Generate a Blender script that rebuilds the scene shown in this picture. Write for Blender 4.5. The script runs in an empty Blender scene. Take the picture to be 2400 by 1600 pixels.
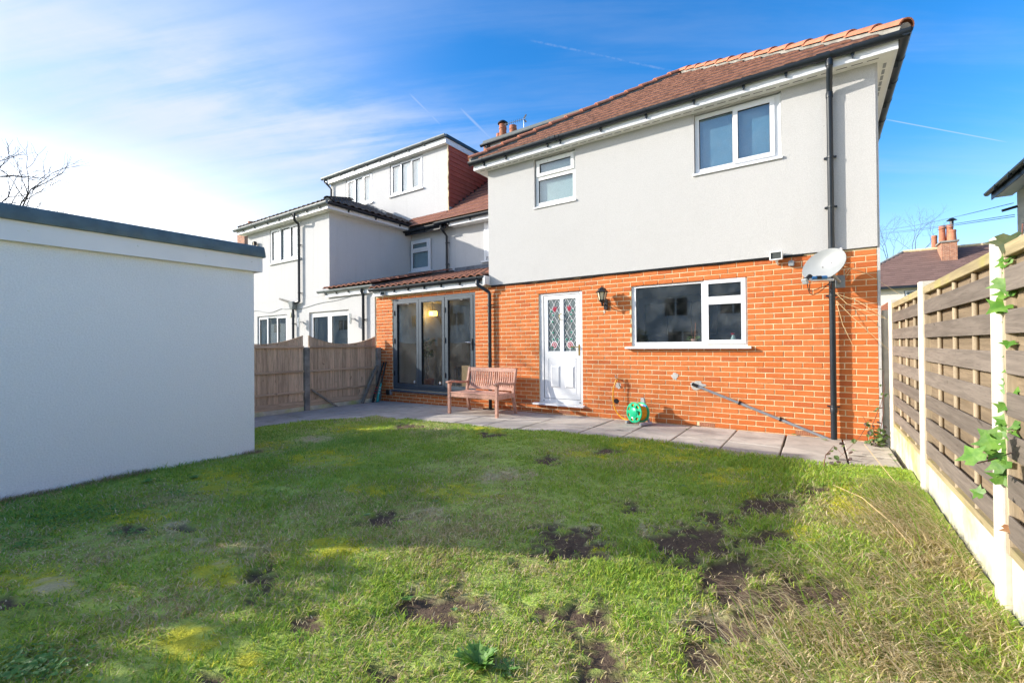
import bpy, bmesh, math, random
import numpy as np
from mathutils import Vector, Matrix, Euler
R = math.radians
random.seed(7); RNG = np.random.default_rng(11)
SC = bpy.context.scene
COL = SC.collection

# ------------------------------------------------------------------ camera
FPX = 1053.8
def _cam_axes(y, p, r):
    cy, sy = math.cos(y), math.sin(y)
    fw = np.array([-sy*math.cos(p), cy*math.cos(p), math.sin(p)])
    ri = np.array([cy, sy, 0.]); d = np.cross(fw, ri)
    c, s = math.cos(r), math.sin(r)
    return np.array([c*ri+s*d, -s*ri+c*d, fw])
CM = _cam_axes(R(34.235), R(.429), R(.488))
CP = np.array([-.5863, -7.1489, 1.2443])
cam = bpy.data.objects.new('camera', bpy.data.cameras.new('camera'))
COL.objects.link(cam)
cam.data.sensor_width = 36; cam.data.lens = FPX/2400*36
cam.data.clip_start = .05; cam.data.clip_end = 3000
_m = Matrix.Identity(4)
for i in range(3):
    _m[i][0] = CM[0][i]; _m[i][1] = -CM[1][i]; _m[i][2] = -CM[2][i]; _m[i][3] = CP[i]
cam.matrix_world = _m
SC.camera = cam
def ray(x, y): return CM.T @ np.array([(x-1200)/FPX, (y-800)/FPX, 1.])
def onZ(x, y, Z=0.): d = ray(x, y); return CP+(Z-CP[2])/d[2]*d
def onX(x, y, X): d = ray(x, y); return CP+(X-CP[0])/d[0]*d
def onY(x, y, Y): d = ray(x, y); return CP+(Y-CP[1])/d[1]*d

# ------------------------------------------------------------------ sun, sky, exposure
SUNV = Vector((-1.74, -1., .78)).normalized()       # towards the sun
SUN_EL = math.asin(SUNV.z); SUN_AZ = math.atan2(SUNV.x, SUNV.y)   # clockwise from +Y
sun = bpy.data.objects.new('sun', bpy.data.lights.new('sun', 'SUN'))
COL.objects.link(sun)
sun.data.energy = 2.3; sun.data.angle = R(.6); sun.data.color = (1., .93, .82)
sun.rotation_euler = SUNV.to_track_quat('Z', 'Y').to_euler(); sun.location = (-20, -12, 20)

class NT:
    """tiny helper to write node trees"""
    def __init__(s, tree): s.t = tree; s.n = tree.nodes; s.l = tree.links
    def new(s, kind, **kw):
        n = s.n.new(kind)
        for k, v in kw.items(): setattr(n, k, v)
        return n
    def put(s, sock, v):
        if isinstance(v, bpy.types.NodeSocket): s.l.new(v, sock)
        else: sock.default_value = v
    def math(s, op, a, b=0., c=0., clamp=False):
        n = s.new('ShaderNodeMath', operation=op, use_clamp=clamp)
        for i, v in enumerate((a, b, c)): s.put(n.inputs[i], v)
        return n.outputs[0]
    def vmath(s, op, a, b=(0, 0, 0)):
        n = s.new('ShaderNodeVectorMath', operation=op)
        s.put(n.inputs[0], a); s.put(n.inputs[1], b)
        return n.outputs['Value'] if op in ('DOT_PRODUCT', 'LENGTH') else n.outputs[0]
    def mix(s, f, a, b, mode='MIX'):
        n = s.new('ShaderNodeMix', data_type='RGBA', blend_type=mode, clamp_factor=True)
        s.put(n.inputs[0], f); s.put(n.inputs[6], a if not isinstance(a, tuple) else (*a, 1)[:4]); s.put(n.inputs[7], b if not isinstance(b, tuple) else (*b, 1)[:4])
        return n.outputs[2]
    def noise(s, vec, scale, detail=3., rough=.55, dist=0.):
        n = s.new('ShaderNodeTexNoise'); s.put(n.inputs['Vector'], vec)
        n.inputs['Scale'].default_value = scale; n.inputs['Detail'].default_value = detail
        n.inputs['Roughness'].default_value = rough; n.inputs['Distortion'].default_value = dist
        return n.outputs['Fac']
    def ramp(s, v, a, b, x=0., y=1., smooth=True):
        n = s.new('ShaderNodeMapRange', interpolation_type='SMOOTHSTEP' if smooth else 'LINEAR')
        s.put(n.inputs[0], v); n.inputs[1].default_value = a; n.inputs[2].default_value = b
        n.inputs[3].default_value = x; n.inputs[4].default_value = y
        return n.outputs[0]

def build_world():
    w = bpy.data.worlds.new('World'); SC.world = w; w.use_nodes = True
    t = NT(w.node_tree); t.n.clear()
    out = t.new('ShaderNodeOutputWorld'); bg = t.new('ShaderNodeBackground')
    sky = t.new('ShaderNodeTexSky', sky_type='NISHITA', sun_disc=False)
    sky.sun_elevation = SUN_EL; sky.sun_rotation = SUN_AZ
    sky.altitude = 50; sky.air_density = 1.0; sky.dust_density = .6; sky.ozone_density = 2.2
    hs = t.new('ShaderNodeHueSaturation'); hs.inputs['Hue'].default_value = .506; hs.inputs['Saturation'].default_value = 1.42; hs.inputs['Value'].default_value = .69
    t.l.new(sky.outputs[0], hs.inputs['Color'])
    d = t.new('ShaderNodeTexCoord').outputs['Generated']
    sx = t.new('ShaderNodeSeparateXYZ'); t.l.new(d, sx.inputs[0])
    z = t.math('MAXIMUM', sx.outputs[2], .0)
    k = t.math('DIVIDE', 1., t.math('ADD', z, .22))
    cx = t.math('MULTIPLY', sx.outputs[0], k); cy = t.math('MULTIPLY', sx.outputs[1], k)
    # cirrus sheet: coordinates turned so that streaks run the way the wind drew them
    a = R(28)
    u = t.math('ADD', t.math('MULTIPLY', cx, math.cos(a)), t.math('MULTIPLY', cy, math.sin(a)))
    v = t.math('SUBTRACT', t.math('MULTIPLY', cy, math.cos(a)), t.math('MULTIPLY', cx, math.sin(a)))
    cv = t.new('ShaderNodeCombineXYZ'); t.put(cv.inputs[0], t.math('MULTIPLY', u, .42)); t.put(cv.inputs[1], v)
    c1 = t.noise(cv.outputs[0], 2.1, 9, .62, .35)
    c2 = t.noise(cv.outputs[0], .9, 4, .5, .2)
    cv2 = t.new('ShaderNodeCombineXYZ'); t.put(cv2.inputs[0], t.math('MULTIPLY', u, .16)); t.put(cv2.inputs[1], t.math('MULTIPLY', v, 1.5))
    c3 = t.noise(cv2.outputs[0], 5., 7, .6, .6)
    sd = t.vmath('DOT_PRODUCT', d, tuple(SUNV))
    streak = t.ramp(t.math('ADD', t.math('MULTIPLY', c1, .6), t.math('MULTIPLY', c3, .5)), .46, .76)
    inv = lambda f, k: t.math('SUBTRACT', 1., t.math('MULTIPLY', f, k, clamp=True))
    veil = t.math('MULTIPLY', t.ramp(sd, .30, .86), t.math('ADD', .3, c2))
    # one broad cirrus band crossing the sky towards the sun side
    A = ray(-200, 20); B = ray(1050, 430); n = np.cross(A, B); n /= np.linalg.norm(n)
    off = t.math('ABSOLUTE', t.vmath('DOT_PRODUCT', d, tuple(map(float, n))))
    band = t.math('MULTIPLY', t.math('MULTIPLY', t.ramp(off, .20, .02), t.ramp(sd, -.05, .5)), t.ramp(t.math('ADD', t.math('MULTIPLY', c1, .6), t.math('MULTIPLY', c3, .5)), .38, .68))
    haze = t.math('MULTIPLY', t.ramp(sx.outputs[2], .46, .03), t.ramp(sd, -.1, .55))
    low = t.ramp(sx.outputs[2], .34, .0)
    dens = t.math('MULTIPLY', inv(veil, .60), inv(band, .75))
    dens = t.math('MULTIPLY', dens, t.math('MULTIPLY', inv(haze, .97), inv(low, .45)))
    dens = t.math('SUBTRACT', 1., t.math('MULTIPLY', dens, inv(streak, .13)))
    # condensation trails: thin arcs
    trails = None
    for (pa, pb, wid, st, brk) in (((1230, 92), (1590, 170), .003, .15, True), ((2070, 279), (2368, 335), .0012, .34, False),
                              ((965, 225), (1025, 285), .0035, .3, False), ((1080, 255), (1160, 335), .004, .28, False)):
        A = ray(*pa); A = A/np.linalg.norm(A); B = ray(*pb); B = B/np.linalg.norm(B)
        n = np.cross(A, B); n /= np.linalg.norm(n); m = (A+B)/np.linalg.norm(A+B); half = float(A @ m)
        dd = t.math('ABSOLUTE', t.vmath('DOT_PRODUCT', d, tuple(map(float, n))))
        line = t.ramp(dd, wid, wid*.2)
        ends = t.ramp(t.vmath('DOT_PRODUCT', d, tuple(map(float, m))), half-.0006, half+(1-half)*.5)
        f = t.math('MULTIPLY', t.math('MULTIPLY', line, ends), st)
        if brk: f = t.math('MULTIPLY', f, t.ramp(t.noise(d, 90., 4, .7), .25, .75))
        trails = f if trails is None else t.math('MAXIMUM', trails, f)
    dens = t.math('MAXIMUM', dens, trails)
    # bright veil added around the sun, unseen left of frame, as fill; low haze brightened
    dens = t.math('MAXIMUM', dens, t.math('MULTIPLY', t.ramp(sd, .82, .95), t.math('ADD', .55, t.math('MULTIPLY', c1, .7)), clamp=True))
    fill_glow = t.math('MAXIMUM', t.math('MULTIPLY', t.ramp(sd, .40, .9), t.ramp(sx.outputs[2], .36, .08)), t.ramp(sd, .82, .97))
    cloudcol = t.mix(fill_glow, (1.95, 2.03, 2.26), (10., 9.9, 9.7))
    col = t.mix(dens, hs.outputs[0], cloudcol)
    t.l.new(col, bg.inputs[0]); bg.inputs[1].default_value = .15
    t.l.new(bg.outputs[0], out.inputs[0])
build_world()
SC.view_settings.view_transform = 'Standard'; SC.view_settings.look = 'None'
SC.view_settings.exposure = 1.6; SC.view_settings.gamma = 1.; SC.view_settings.use_curve_mapping = False
SC.render.engine = 'CYCLES'
SC.cycles.max_bounces = 8; SC.cycles.diffuse_bounces = 4; SC.cycles.glossy_bounces = 4
SC.cycles.transparent_max_bounces = 12; SC.cycles.caustics_reflective = False; SC.cycles.caustics_refractive = False
SC.cycles.use_denoising = True

# ------------------------------------------------------------------ materials
MATS = {}
def _new(name):
    m = bpy.data.materials.new(name); m.use_nodes = True; MATS[name] = m
    t = NT(m.node_tree); b = t.n['Principled BSDF']
    return m, t, b
def pos(t, sc=(1, 1, 1), rnd=True):
    g = t.new('ShaderNodeNewGeometry'); o = t.new('ShaderNodeObjectInfo')
    p = t.vmath('MULTIPLY', g.outputs['Position'], sc)
    r = t.math('FRACT', t.math('ADD', o.outputs['Random'], g.outputs['Random Per Island']))
    if rnd:
        p = t.vmath('ADD', p, (0, 0, 0))
        cx = t.new('ShaderNodeCombineXYZ')
        for i in range(3): t.put(cx.inputs[i], t.math('MULTIPLY', r, 37.+i*11))
        p = t.vmath('ADD', p, cx.outputs[0])
    return p, r, g
def tint(c, k): return tuple(min(1., x*k) for x in c)
def mat(name, c, rough=.6, var=.12, vs=3., bump=0., bs=60., spec=.4, metal=0., rv=0., c2=None, bd=.004, fine=0., aniso=(1, 1, 1), dirt=None, dirt_s=4., dirt_t=(.55, .75), coat=0.):
    m, t, b = _new(name)
    p, r, g = pos(t, aniso, rv > 0)
    n = t.noise(p, vs, 4)
    hi = c2 or tint(c, 1+var); lo = tint(c, 1-var)
    col = t.mix(t.ramp(n, .3, .7), lo, hi)
    if rv: col = t.mix(t.math('MULTIPLY', r, 1.), t.mix(1., col, (1-rv,)*3, 'MULTIPLY'), t.mix(1., col, (1+rv,)*3, 'MULTIPLY'))
    if fine: col = t.mix(fine, col, t.mix(t.noise(p, bs, 2), tint(c, .5), tint(c, 1.5)))
    if dirt:
        col = t.mix(t.ramp(t.noise(p, dirt_s, 6, .65), dirt_t[0], dirt_t[1]), col, dirt)
    t.l.new(col, b.inputs['Base Color'])
    b.inputs['Roughness'].default_value = rough; b.inputs['Metallic'].default_value = metal
    b.inputs['Specular IOR Level'].default_value = spec; b.inputs['Coat Weight'].default_value = coat
    if bump:
        bn = t.new('ShaderNodeBump'); bn.inputs['Strength'].default_value = bump; bn.inputs['Distance'].default_value = bd
        t.l.new(t.noise(p, bs, 3), bn.inputs['Height']); t.l.new(bn.outputs[0], b.inputs['Normal'])
    return m

def render_mat(name, c, grime, bs=110., bump=.55, streak=.25):
    m, t, b = _new(name)
    p, r, g = pos(t, (1, 1, 1), False)
    big = t.noise(p, .8, 5, .6); mid = t.noise(p, 5., 5, .65)
    st = t.noise(t.vmath('MULTIPLY', p, (9., 9., .35)), 1., 5, .6)     # rain streaks run downwards
    f = t.math('MULTIPLY', t.ramp(st, .5, .85), streak)
    f = t.math('ADD', f, t.math('MULTIPLY', t.ramp(big, .45, .8), .22))
    f = t.math('ADD', f, t.math('MULTIPLY', t.ramp(mid, .55, .8), .10))
    col = t.mix(f, c, grime)
    col = t.mix(.10, col, t.mix(t.ramp(t.noise(p, 85., 3, .6), .3, .7), (.2, .2, .2), (1., 1., 1.)))
    spots = t.ramp(t.noise(p, 26., 2, .4), .79, .83)
    col = t.mix(t.math('MULTIPLY', spots, .5), col, tint(grime, .55))
    t.l.new(col, b.inputs['Base Color']); b.inputs['Roughness'].default_value = .9; b.inputs['Specular IOR Level'].default_value = .15
    bn = t.new('ShaderNodeBump'); bn.inputs['Strength'].default_value = bump; bn.inputs['Distance'].default_value = .006
    t.l.new(t.math('ADD', t.noise(p, bs, 3, .6), t.math('MULTIPLY', t.noise(p, 9., 3), .8)), bn.inputs['Height']); t.l.new(bn.outputs[0], b.inputs['Normal'])
    return m
render_mat('render_house', (.515, .505, .49), (.40, .385, .355), 95., .7, .12)
render_mat('render_neighbour', (.56, .555, .55), (.42, .415, .40), 40., .35, .45)
render_mat('render_garage', (.86, .87, .88), (.74, .75, .76), 60., 1.2, .08)
render_mat('render_cream', (.80, .72, .58), (.6, .52, .4), 60., .4, .2)
render_mat('render_grey', (.78, .79, .80), (.60, .61, .62), 60., .4, .2)

def brick_mat(name, ca, cb, cc, white=.22):
    m, t, b = _new(name)
    p, r, g = pos(t, (1, 1, 1), False)
    cx = t.new('ShaderNodeCombineXYZ')
    for i in range(3): t.put(cx.inputs[i], t.math('MULTIPLY', r, 51.+i*17))
    pr = t.vmath('ADD', p, cx.outputs[0])
    r2 = t.math('FRACT', t.math('MULTIPLY', r, 7.31)); r3 = t.math('FRACT', t.math('MULTIPLY', r, 23.7))
    col = t.mix(r2, ca, cb)
    col = t.mix(t.math('MULTIPLY', t.ramp(r3, .72, .98), .75), col, cc)
    col = t.mix(t.math('MULTIPLY', t.ramp(t.noise(pr, 14., 4, .6), .35, .75), .35), col, tint(ca, .72))
    col = t.mix(t.math('MULTIPLY', t.ramp(t.noise(pr, 220., 2), .4, .75), .3), col, tint(cb, 1.35))
    # lime bloom and paint specks
    sp = t.ramp(t.noise(p, 60., 2, .5), .71, .75)
    patch = t.ramp(t.noise(p, 1.3, 4, .6), .45, .72)
    col = t.mix(t.math('MULTIPLY', t.math('MULTIPLY', sp, patch), .8), col, (.78, .74, .68))
    bloom = t.math('MULTIPLY', t.ramp(t.noise(p, 7., 5, .7), .52, .8), t.ramp(t.noise(p, .7, 3), .42, .7))
    col = t.mix(t.math('MULTIPLY', bloom, white), col, (.72, .55, .45))
    t.l.new(col, b.inputs['Base Color']); b.inputs['Roughness'].default_value = .85; b.inputs['Specular IOR Level'].default_value = .2
    bn = t.new('ShaderNodeBump'); bn.inputs['Strength'].default_value = .4; bn.inputs['Distance'].default_value = .003
    t.l.new(t.math('ADD', t.noise(p, 160., 3), t.noise(p, 45., 2)), bn.inputs['Height']); t.l.new(bn.outputs[0], b.inputs['Normal'])
    return m
brick_mat('brick', (.55, .145, .036), (.60, .185, .058), (.42, .10, .036), .36)
def coursed(name, ca, cb, mo):
    m, t, b = _new(name); g = t.new('ShaderNodeNewGeometry'); sp = t.new('ShaderNodeSeparateXYZ'); t.l.new(g.outputs['Position'], sp.inputs[0])
    cv = t.new('ShaderNodeCombineXYZ'); t.put(cv.inputs[0], t.math('ADD', sp.outputs[0], sp.outputs[1])); t.put(cv.inputs[1], sp.outputs[2])
    br = t.new('ShaderNodeTexBrick'); t.l.new(cv.outputs[0], br.inputs['Vector']); br.inputs['Scale'].default_value = 1.
    br.inputs['Brick Width'].default_value = .225; br.inputs['Row Height'].default_value = .075; br.inputs['Mortar Size'].default_value = .008; br.inputs['Bias'].default_value = -.2
    for k, c in (('Color1', ca), ('Color2', cb), ('Mortar', mo)): br.inputs[k].default_value = (*c, 1)
    col = t.mix(t.math('MULTIPLY', t.ramp(t.noise(g.outputs['Position'], 6., 4), .4, .7), .5), br.outputs[0], tint(cb, .6))
    t.l.new(col, b.inputs['Base Color']); b.inputs['Roughness'].default_value = .9
coursed('brick_far', (.46, .19, .10), (.30, .12, .075), (.50, .40, .30))
mat('mortar', (.74, .56, .31), .95, .12, 9, .5, 120, .1, c2=(.82, .68, .44))
mat('concrete_spot', (.50, .49, .46), .95, .15, 30, .5, 90, .1)
mat('upvc', (.76, .77, .785), .28, .03, 2, spec=.45, dirt=(.62, .62, .62), dirt_s=3., dirt_t=(.62, .95))
mat('upvc_dirty', (.80, .80, .78), .5, .05, 4, spec=.3, dirt=(.32, .31, .29), dirt_s=26., dirt_t=(.60, .66))
mat('soffit', (.78, .78, .75), .45, .06, 2, spec=.3)
mat('gutter_black', (.014, .020, .028), .38, .2, 6, spec=.4, dirt=(.05, .055, .05), dirt_s=2.5, dirt_t=(.6, .9))
mat('gutter_grey', (.16, .185, .19), .45, .2, 6, spec=.4, dirt=(.3, .3, .24), dirt_s=3, dirt_t=(.55, .9))
mat('waste_grey', (.20, .215, .235), .4, .1, 6, spec=.4)
mat('anthracite', (.060, .080, .100), .32, .1, 5, spec=.5)
mat('dark_gasket', (.008, .010, .014), .5, .1, 5)
mat('brass', (.72, .50, .16), .25, .1, 20, metal=1.)
mat('chrome', (.7, .7, .7), .2, .1, 20, metal=1.)
mat('black_iron', (.012, .013, .015), .38, .2, 30, spec=.5)
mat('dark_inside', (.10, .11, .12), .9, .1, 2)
mat('room_wall', (.55, .55, .53), .9, .06, 1.5)
mat('room_floor', (.20, .15, .11), .5, .2, 6)
mat('blind', (.46, .56, .56), .9, .05, 2)
mat('blind_sky_tint', (.28, .42, .50), .9, .08, 2)  # blue put into the blind to imitate sky mirrored in the pane
mat('net_curtain', (.78, .80, .82), .95, .08, 3., c2=(.86, .88, .9), aniso=(9, 9, 1))
mat('kitchen_unit', (.17, .17, .17), .5, .1, 3)
mat('sofa_fabric', (.13, .135, .145), .95, .2, 12, .3, 120)
mat('cardboard', (.46, .30, .16), .85, .1, 6)
mat('pot_terracotta', (.36, .13, .09), .7, .12, 8)
mat('lead', (.10, .115, .14), .6, .2, 6, .3, 40, c2=(.18, .2, .23))
mat('felt_trim', (.105, .150, .158), .7, .16, 7, .2, 40, dirt=(.15, .17, .15), dirt_s=3)
mat('grp_roof', (.16, .18, .18), .8, .1, 2)
mat('concrete_post', (.60, .555, .47), .9, .12, 8, .4, 70, .15, dirt=(.48, .47, .40), dirt_s=2.2, dirt_t=(.5, .8))
mat('concrete_grey', (.27, .26, .235), .95, .25, 7, .5, 60, .1, dirt=(.14, .14, .12), dirt_s=3, dirt_t=(.5, .75))
mat('gravel_board', (.62, .60, .50), .95, .15, 5, .4, 60, .1, dirt=(.46, .49, .20), dirt_s=2.3, dirt_t=(.42, .7))
mat('dish_grey', (.27, .285, .29), .4, .08, 4, spec=.5, dirt=(.55, .38, .2), dirt_s=9, dirt_t=(.69, .78))
mat('plastic_grey', (.28, .30, .31), .45, .1, 6)
mat('plastic_lilac', (.40, .38, .44), .5, .08, 6)
mat('plastic_black', (.010, .010, .011), .4, .1, 6)
mat('plastic_green', (.012, .46, .22), .3, .06, 4, spec=.5)
mat('hose_orange', (.80, .36, .01), .4, .08, 9)
mat('plastic_blue', (.02, .15, .55), .35, .05, 6)
mat('tape_blue', (.02, .14, .36), .5, .1, 9)
mat('lamp_white', (.74, .74, .72), .35, .05, 5)
mat('lamp_glass', (.74, .62, .42), .3, .06, 6, spec=.5)
mat('pane_dark', (.05, .055, .05), .25, .2, 6)
mat('lead_white', (.72, .74, .76), .5, .05, 5)
mat('glass_red', (.30, .010, .035), .25, .1, 12, spec=.6)
mat('glass_green', (.0, .16, .11), .25, .1, 12, spec=.6)
mat('glass_pebbled', (.115, .145, .15), .22, .35, 60, .5, 90, .6)
mat('stick_black', (.02, .022, .026), .4, .2, 9)
mat('stick_teal', (.02, .40, .36), .4, .2, 30, c2=(.05, .5, .45))
mat('stick_red', (.5, .04, .05), .4, .1, 9)
mat('cable_black', (.012, .012, .014), .5)
mat('wire_blue', (.10, .16, .22), .6)
mat('bark', (.065, .055, .048), .9, .3, 20, .4, 60)
mat('bark_far', (.075, .065, .065), .9, .2, 20)
mat('stem_red', (.20, .085, .06), .7, .2, 30)
mat('straw_stem', (.62, .46, .24), .8, .15, 30)
mat('soil_ground', (.24, .25, .13), 1., .3, 3)
mat('moss_joint', (.085, .085, .03), 1., .4, 6, .5, 60, c2=(.10, .07, .05))
mat('patch_pale', (.55, .50, .44), .9, .1, 20)
mat('ceramic_pink', (.62, .38, .34), .4)
mat('ceramic_teal', (.35, .50, .48), .4)
mat('red_flower', (.45, .03, .04), .5)
mat('bird_white', (.6, .6, .6), .6)
mat('slate_dark', (.075, .068, .065), .85, .3, 6, .3, 60, rv=.3)

def tile_mat(name, body, mott, nose, nose_w=.04, f=1.):
    m, t, b = _new(name)
    p, r, g = pos(t, (1, 1, 1), False)
    tc = t.new('ShaderNodeTexCoord'); s = t.new('ShaderNodeSeparateXYZ'); t.l.new(tc.outputs['Object'], s.inputs[0])
    r2 = t.math('FRACT', t.math('MULTIPLY', r, 9.7))
    col = t.mix(r2, tint(body, .85), tint(body, 1.15))
    n = t.noise(p, 34., 5, .7)
    col = t.mix(t.math('MULTIPLY', t.ramp(n, .42, .58), .85*f), col, mott)
    sunlit_nose = t.math('MULTIPLY', t.ramp(s.outputs[1], nose_w, nose_w*.4), t.ramp(t.noise(p, 12., 3), .25, .6, .4, 1.))  # paler strip painted on each nose, imitating tile edges that catch the sun
    col = t.mix(sunlit_nose, col, nose)
    lich = t.ramp(t.noise(p, 19., 4, .6), .70, .76)
    col = t.mix(t.math('MULTIPLY', lich, .5), col, (.42, .36, .22))
    t.l.new(col, b.inputs['Base Color']); b.inputs['Roughness'].default_value = .9; b.inputs['Specular IOR Level'].default_value = .2
    bn = t.new('ShaderNodeBump'); bn.inputs['Strength'].default_value = .6; bn.inputs['Distance'].default_value = .01
    t.l.new(n, bn.inputs['Height']); t.l.new(bn.outputs[0], b.inputs['Normal'])
    return m
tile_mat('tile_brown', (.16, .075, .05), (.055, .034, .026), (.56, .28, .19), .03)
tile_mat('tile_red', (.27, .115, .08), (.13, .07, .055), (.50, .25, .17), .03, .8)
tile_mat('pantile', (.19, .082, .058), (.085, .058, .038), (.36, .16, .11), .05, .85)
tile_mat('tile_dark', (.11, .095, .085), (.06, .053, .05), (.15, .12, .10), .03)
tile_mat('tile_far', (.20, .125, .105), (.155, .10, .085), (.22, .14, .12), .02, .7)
mat('hip_orange', (.45, .18, .105), .85, .12, 10, .4, 70, .2, rv=.12, dirt=(.50, .30, .17), dirt_s=6)
mat('cladding_red', (.40, .11, .075), .8, .1, 5, .3, 60, .2, rv=.08)

def wood(name, c, aniso, dark, rv=.25, knots=True, rough=.85, grain=1., green=None):
    m, t, b = _new(name)
    p, r, g = pos(t, (1, 1, 1), True)
    pa = t.vmath('MULTIPLY', p, aniso)
    n = t.noise(pa, 1., 6, .6, .6); n2 = t.noise(pa, 4., 4, .6)
    col = t.mix(t.ramp(n, .3, .7), tint(c, .78), tint(c, 1.2))
    col = t.mix(t.math('MULTIPLY', t.ramp(n2, .5, .72), .55*grain), col, dark)
    col = t.mix(r, t.mix(1., col, (1-rv,)*3, 'MULTIPLY'), t.mix(1., col, (1+rv,)*3, 'MULTIPLY'))
    if knots:
        ks = tuple(11. if a > 10 else 4.5 for a in aniso)
        kn = t.ramp(t.noise(t.vmath('MULTIPLY', p, ks), 1., 1.5, .5, .8), .70, .76)
        col = t.mix(t.math('MULTIPLY', kn, .75), col, tint(dark, .7))
    if green:
        gg = t.ramp(t.noise(p, 2.6, 4, .6), .5, .75)
        col = t.mix(t.math('MULTIPLY', gg, .6), col, green)
    t.l.new(col, b.inputs['Base Color']); b.inputs['Roughness'].default_value = rough; b.inputs['Specular IOR Level'].default_value = .25
    bn = t.new('ShaderNodeBump'); bn.inputs['Strength'].default_value = .4; bn.inputs['Distance'].default_value = .003
    t.l.new(n2, bn.inputs['Height']); t.l.new(bn.outputs[0], b.inputs['Normal'])
    return m
wood('wood_fence', (.60, .45, .315), (26, 26, 1.6), (.24, .155, .10), .2)
wood('wood_rail', (.52, .39, .275), (26, 1.6, 26), (.24, .165, .11), .1)
wood('wood_slat', (.185, .155, .13), (30, 1.8, 30), (.095, .08, .068), .2, knots=True)
wood('wood_slat_back', (.25, .19, .125), (30, 1.8, 30), (.15, .11, .075), .16)
wood('wood_batten', (.40, .32, .22), (30, 30, 1.8), (.28, .22, .15), .12, knots=False)
wood('wood_cap', (.36, .295, .17), (30, 1.8, 30), (.27, .23, .12), .1, green=(.40, .38, .08))
wood('wood_bench', (.56, .315, .235), (14, 14, 14), (.44, .23, .165), .12, knots=False, rough=.6, grain=.7)
wood('wood_brace', (.26, .235, .20), (20, 6, 6), (.14, .12, .1), .1, knots=False)

def slab_mat():
    m, t, b = _new('paving')
    p, r, g = pos(t, (1, 1, 1), False)
    cx = t.new('ShaderNodeCombineXYZ')
    for i in range(3): t.put(cx.inputs[i], t.math('MULTIPLY', r, 13.+i*5))
    pr = t.vmath('ADD', p, cx.outputs[0])
    col = t.mix(r, (.44, .405, .36), (.58, .53, .46))
    col = t.mix(t.ramp(t.noise(pr, 3.2, 5, .65), .4, .7), col, (.38, .345, .30))
    st = t.noise(t.vmath('MULTIPLY', pr, (2.5, 9., 1.)), 1.3, 6, .65, .8)
    col = t.mix(t.math('MULTIPLY', t.ramp(st, .52, .72), .5), col, (.22, .185, .14))
    col = t.mix(t.math('MULTIPLY', t.ramp(t.noise(p, 1.1, 4), .55, .75), .35), col, (.30, .29, .15))
    col = t.mix(t.math('MULTIPLY', t.ramp(t.noise(p, 150., 2), .55, .75), .3), col, (.55, .52, .47))
    t.l.new(col, b.inputs['Base Color']); b.inputs['Roughness'].default_value = .9; b.inputs['Specular IOR Level'].default_value = .2
    bn = t.new('ShaderNodeBump'); bn.inputs['Strength'].default_value = .5; bn.inputs['Distance'].default_value = .006
    t.l.new(t.math('ADD', t.noise(pr, 22., 5, .65), st), bn.inputs['Height']); t.l.new(bn.outputs[0], b.inputs['Normal'])
slab_mat()

def glass_mat(name, tintc, refl=1.0, rough=.0, bump=0.):
    m, t, b = _new(name)
    t.n.remove(b); out = t.n['Material Output']
    g0 = t.new('ShaderNodeNewGeometry')
    cs = t.math('ABSOLUTE', t.vmath('DOT_PRODUCT', g0.outputs['Incoming'], g0.outputs['Normal']))
    f = t.math('ADD', .04, t.math('MULTIPLY', .96, t.math('POWER', t.math('SUBTRACT', 1., cs), 5.)))
    f = t.math('MULTIPLY', f, 2.3*refl, clamp=True)
    tr = t.new('ShaderNodeBsdfTransparent'); tr.inputs[0].default_value = (*tintc, 1)
    gl = t.new('ShaderNodeBsdfGlossy'); gl.inputs['Roughness'].default_value = rough
    # dusty film on the outside of the pane
    g = t.new('ShaderNodeNewGeometry'); p = g.outputs['Position']
    df = t.new('ShaderNodeBsdfDiffuse'); df.inputs[0].default_value = (.6, .62, .62, 1)
    dust = t.math('ADD', t.math('MULTIPLY', t.ramp(t.noise(p, 3., 6, .7), .35, .8), .06), t.math('MULTIPLY', t.ramp(t.noise(p, 150., 1), .74, .78), .25))
    mx = t.new('ShaderNodeMixShader'); t.put(mx.inputs[0], f); t.l.new(tr.outputs[0], mx.inputs[1]); t.l.new(gl.outputs[0], mx.inputs[2])
    m2 = t.new('ShaderNodeMixShader'); t.put(m2.inputs[0], dust); t.l.new(mx.outputs[0], m2.inputs[1]); t.l.new(df.outputs[0], m2.inputs[2])
    t.l.new(m2.outputs[0], out.inputs[0])
    return m
glass_mat('glass', (.93, .96, .96))
glass_mat('glass_sky', (.80, .90, .94), 1.5)

def emit_mat(name, c, s):
    m, t, b = _new(name); b.inputs['Base Color'].default_value = (*c, 1)
    b.inputs['Emission Color'].default_value = (*c, 1); b.inputs['Emission Strength'].default_value = s
emit_mat('lamp_lit', (1., .52, .08), 3.2)
emit_mat('bulb_lit', (1., .85, .55), 9.)

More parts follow.
